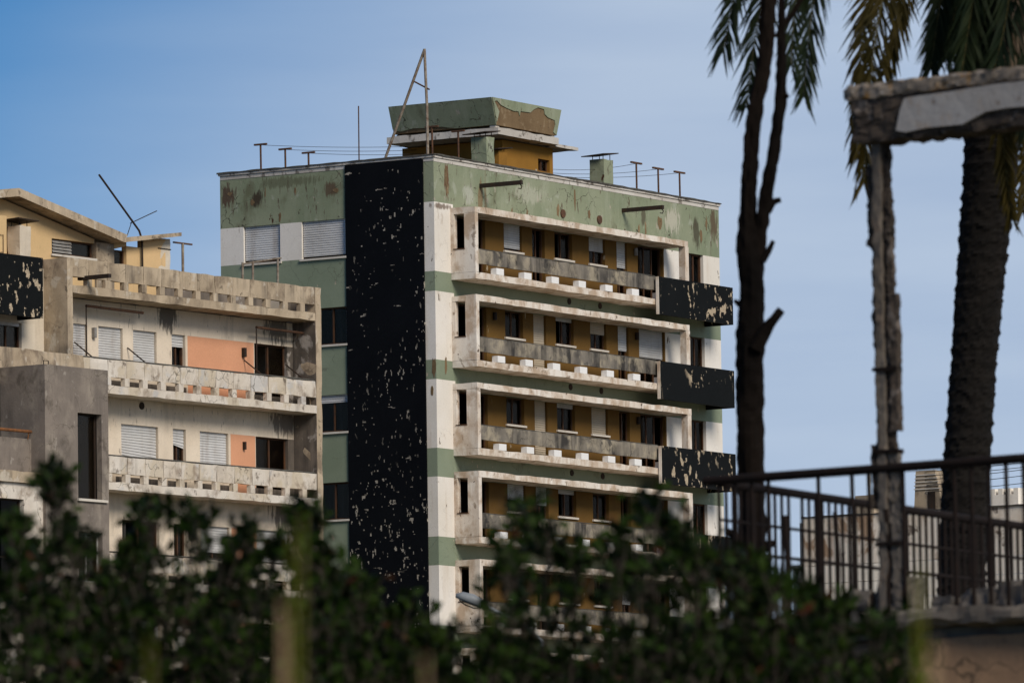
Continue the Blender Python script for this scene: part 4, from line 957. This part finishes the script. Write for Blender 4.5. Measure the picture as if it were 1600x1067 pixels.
def shrub(tips, d, label, seed, floor_y, group, nfill=90, ll=.060, dens=1.0, cat='shrub', back=False):
    """tips: (px, py, half width) of the crown's lobes; leaves fill from the lobes down to floor_y"""
    r_ = random.Random(seed); xm = sum(t[0] for t in tips) / len(tips)
    b = at(xm, 1200, d); root = empty('shrub', Vector((b.x, b.y, 0))); o = root.location.copy(); tag(root, label, cat, group)
    crown = (MB(), MB()); trunk = MB()
    base = Vector((0, 0, 0)); fork = Vector((0, 0, at(xm, 1600, d).z))
    trunk.tube([base, Vector((.03, .02, fork.z * .5)), fork], [.06, .05, .04], 8)
    for (px, py, hw) in tips:
        dd = d + r_.uniform(-1.0, 1.0)
        top = at(px, py, dd) - o
        low = at(px + (xm - px) * .3, floor_y + 120, dd) - o
        trunk.tube([fork, fork.lerp(low, .6), low, low.lerp(top, .6), top], [.025, .018, .014, .008, .003], 5)
        n = int(nfill * dens * .60)
        for i in range(n):
            v = r_.random() ** .75 if i > 11 else i / 11 * .10; y = py + 6 + (floor_y - py) * v
            wv = hw * (.20 + .80 * v ** .75)
            x = px + r_.uniform(-1, 1) * wv; dz = dd + r_.uniform(-1.1, .9) * min(1, .35 + v)
            L = r_.uniform(.10, .22) * (1 if v > .08 else .8)
            p = at(x, y + 22, dz) - o
            dr = Vector((r_.gauss((x - px) / max(hw, 1) * .35, .35), r_.gauss(0, .35), 1)).normalized()
            sprig(crown, p, p + dr * L, r_, r_.randint(8, 13), ll)
    c = crown[0].build('crown', LM, root); c['kind'] = 'stuff'; t_ = crown[1].build('twig', M['twig'], root); t_['kind'] = 'stuff'
    trunk.build('trunk', M['twig'], root)
    return root
G1 = 'leafy shrubs along the bottom of the view'
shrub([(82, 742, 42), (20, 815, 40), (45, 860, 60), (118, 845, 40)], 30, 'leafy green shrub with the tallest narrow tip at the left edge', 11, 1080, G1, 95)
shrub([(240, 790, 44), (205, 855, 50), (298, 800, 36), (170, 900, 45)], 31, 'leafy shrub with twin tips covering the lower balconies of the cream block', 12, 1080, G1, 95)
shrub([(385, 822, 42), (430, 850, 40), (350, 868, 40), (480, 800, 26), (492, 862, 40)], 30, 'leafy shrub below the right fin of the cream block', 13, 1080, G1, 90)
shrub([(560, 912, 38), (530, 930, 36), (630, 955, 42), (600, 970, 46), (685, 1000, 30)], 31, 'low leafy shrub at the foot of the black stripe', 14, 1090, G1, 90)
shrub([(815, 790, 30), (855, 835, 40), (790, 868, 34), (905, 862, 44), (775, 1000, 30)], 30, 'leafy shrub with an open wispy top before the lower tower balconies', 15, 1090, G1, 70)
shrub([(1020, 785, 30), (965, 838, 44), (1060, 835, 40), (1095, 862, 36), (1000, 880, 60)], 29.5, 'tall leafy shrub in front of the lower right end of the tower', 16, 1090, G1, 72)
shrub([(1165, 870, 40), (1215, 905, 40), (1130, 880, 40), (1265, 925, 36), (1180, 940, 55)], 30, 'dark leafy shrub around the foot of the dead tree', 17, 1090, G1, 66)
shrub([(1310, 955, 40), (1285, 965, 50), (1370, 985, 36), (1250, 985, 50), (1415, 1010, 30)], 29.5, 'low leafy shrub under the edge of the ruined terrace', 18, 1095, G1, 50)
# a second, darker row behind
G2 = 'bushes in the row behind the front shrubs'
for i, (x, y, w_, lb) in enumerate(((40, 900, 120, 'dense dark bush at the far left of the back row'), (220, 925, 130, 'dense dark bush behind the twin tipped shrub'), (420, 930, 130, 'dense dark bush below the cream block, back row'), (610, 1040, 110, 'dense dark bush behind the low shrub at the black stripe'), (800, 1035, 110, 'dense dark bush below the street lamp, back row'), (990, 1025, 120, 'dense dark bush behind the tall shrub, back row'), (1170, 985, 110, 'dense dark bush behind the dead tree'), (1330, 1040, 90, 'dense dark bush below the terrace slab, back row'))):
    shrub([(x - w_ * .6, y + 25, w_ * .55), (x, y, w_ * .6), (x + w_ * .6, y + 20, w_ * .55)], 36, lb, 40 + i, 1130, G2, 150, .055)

# ------------------------------------------------------------------ out of focus stalks near the camera
def stalk(name, px, ytop, d, w_, mat, label, group, lean=0, n=5, cat='dry stalk'):
    b = at(px, 1100, d); root = empty(name, Vector((b.x, b.y, 0))); o = root.location.copy(); tag(root, label, cat, group)
    r_ = random.Random(int(px)); m = MB()
    for i in range(n):
        q = at(px + lean + r_.uniform(-w_, w_), ytop + r_.uniform(0, 60), d + r_.uniform(-.1, .1)) - o
        bs = Vector((r_.uniform(-.03, .03), r_.uniform(-.03, .03), 0))
        wv = Vector((.006, 0, 0)); mid = bs.lerp(q, .6) + Vector((r_.uniform(-.01, .01), 0, 0))
        m.tube([bs, mid, q], [.006, .005, .002], 5)
    m.build('stem', mat, root); return root
stalk('dry_stalk', 440, 930, 11, 8, M['reed'], 'blurred tan dry stalks near the bottom below the cream block', None, 6, 3)
stalk('green_stalk', 462, 800, 11, 14, M['reedgreen'], 'blurred yellow green blades in front of the cream block fin', None, 8, 2, 'grass blade')
stalk('green_stalk', 225, 985, 10, 14, M['reedgreen'], 'blurred yellow green blades at the lower left', None, 4, 1, 'grass blade')
stalk('dry_stalk', 655, 1012, 10, 16, M['reed'], 'blurred tan dry stalks below the black stripe', None, 0, 1)
stalk('green_stalk', 1440, 850, 13, 8, M['reedgreen'], 'bright yellow green blades before the broken concrete post', None, -6, 3, 'grass blade')
stalk('dry_stalk', 1480, 985, 10, 14, M['reed'], 'blurred tan dry stalks at the lower right', None, -30, 4)
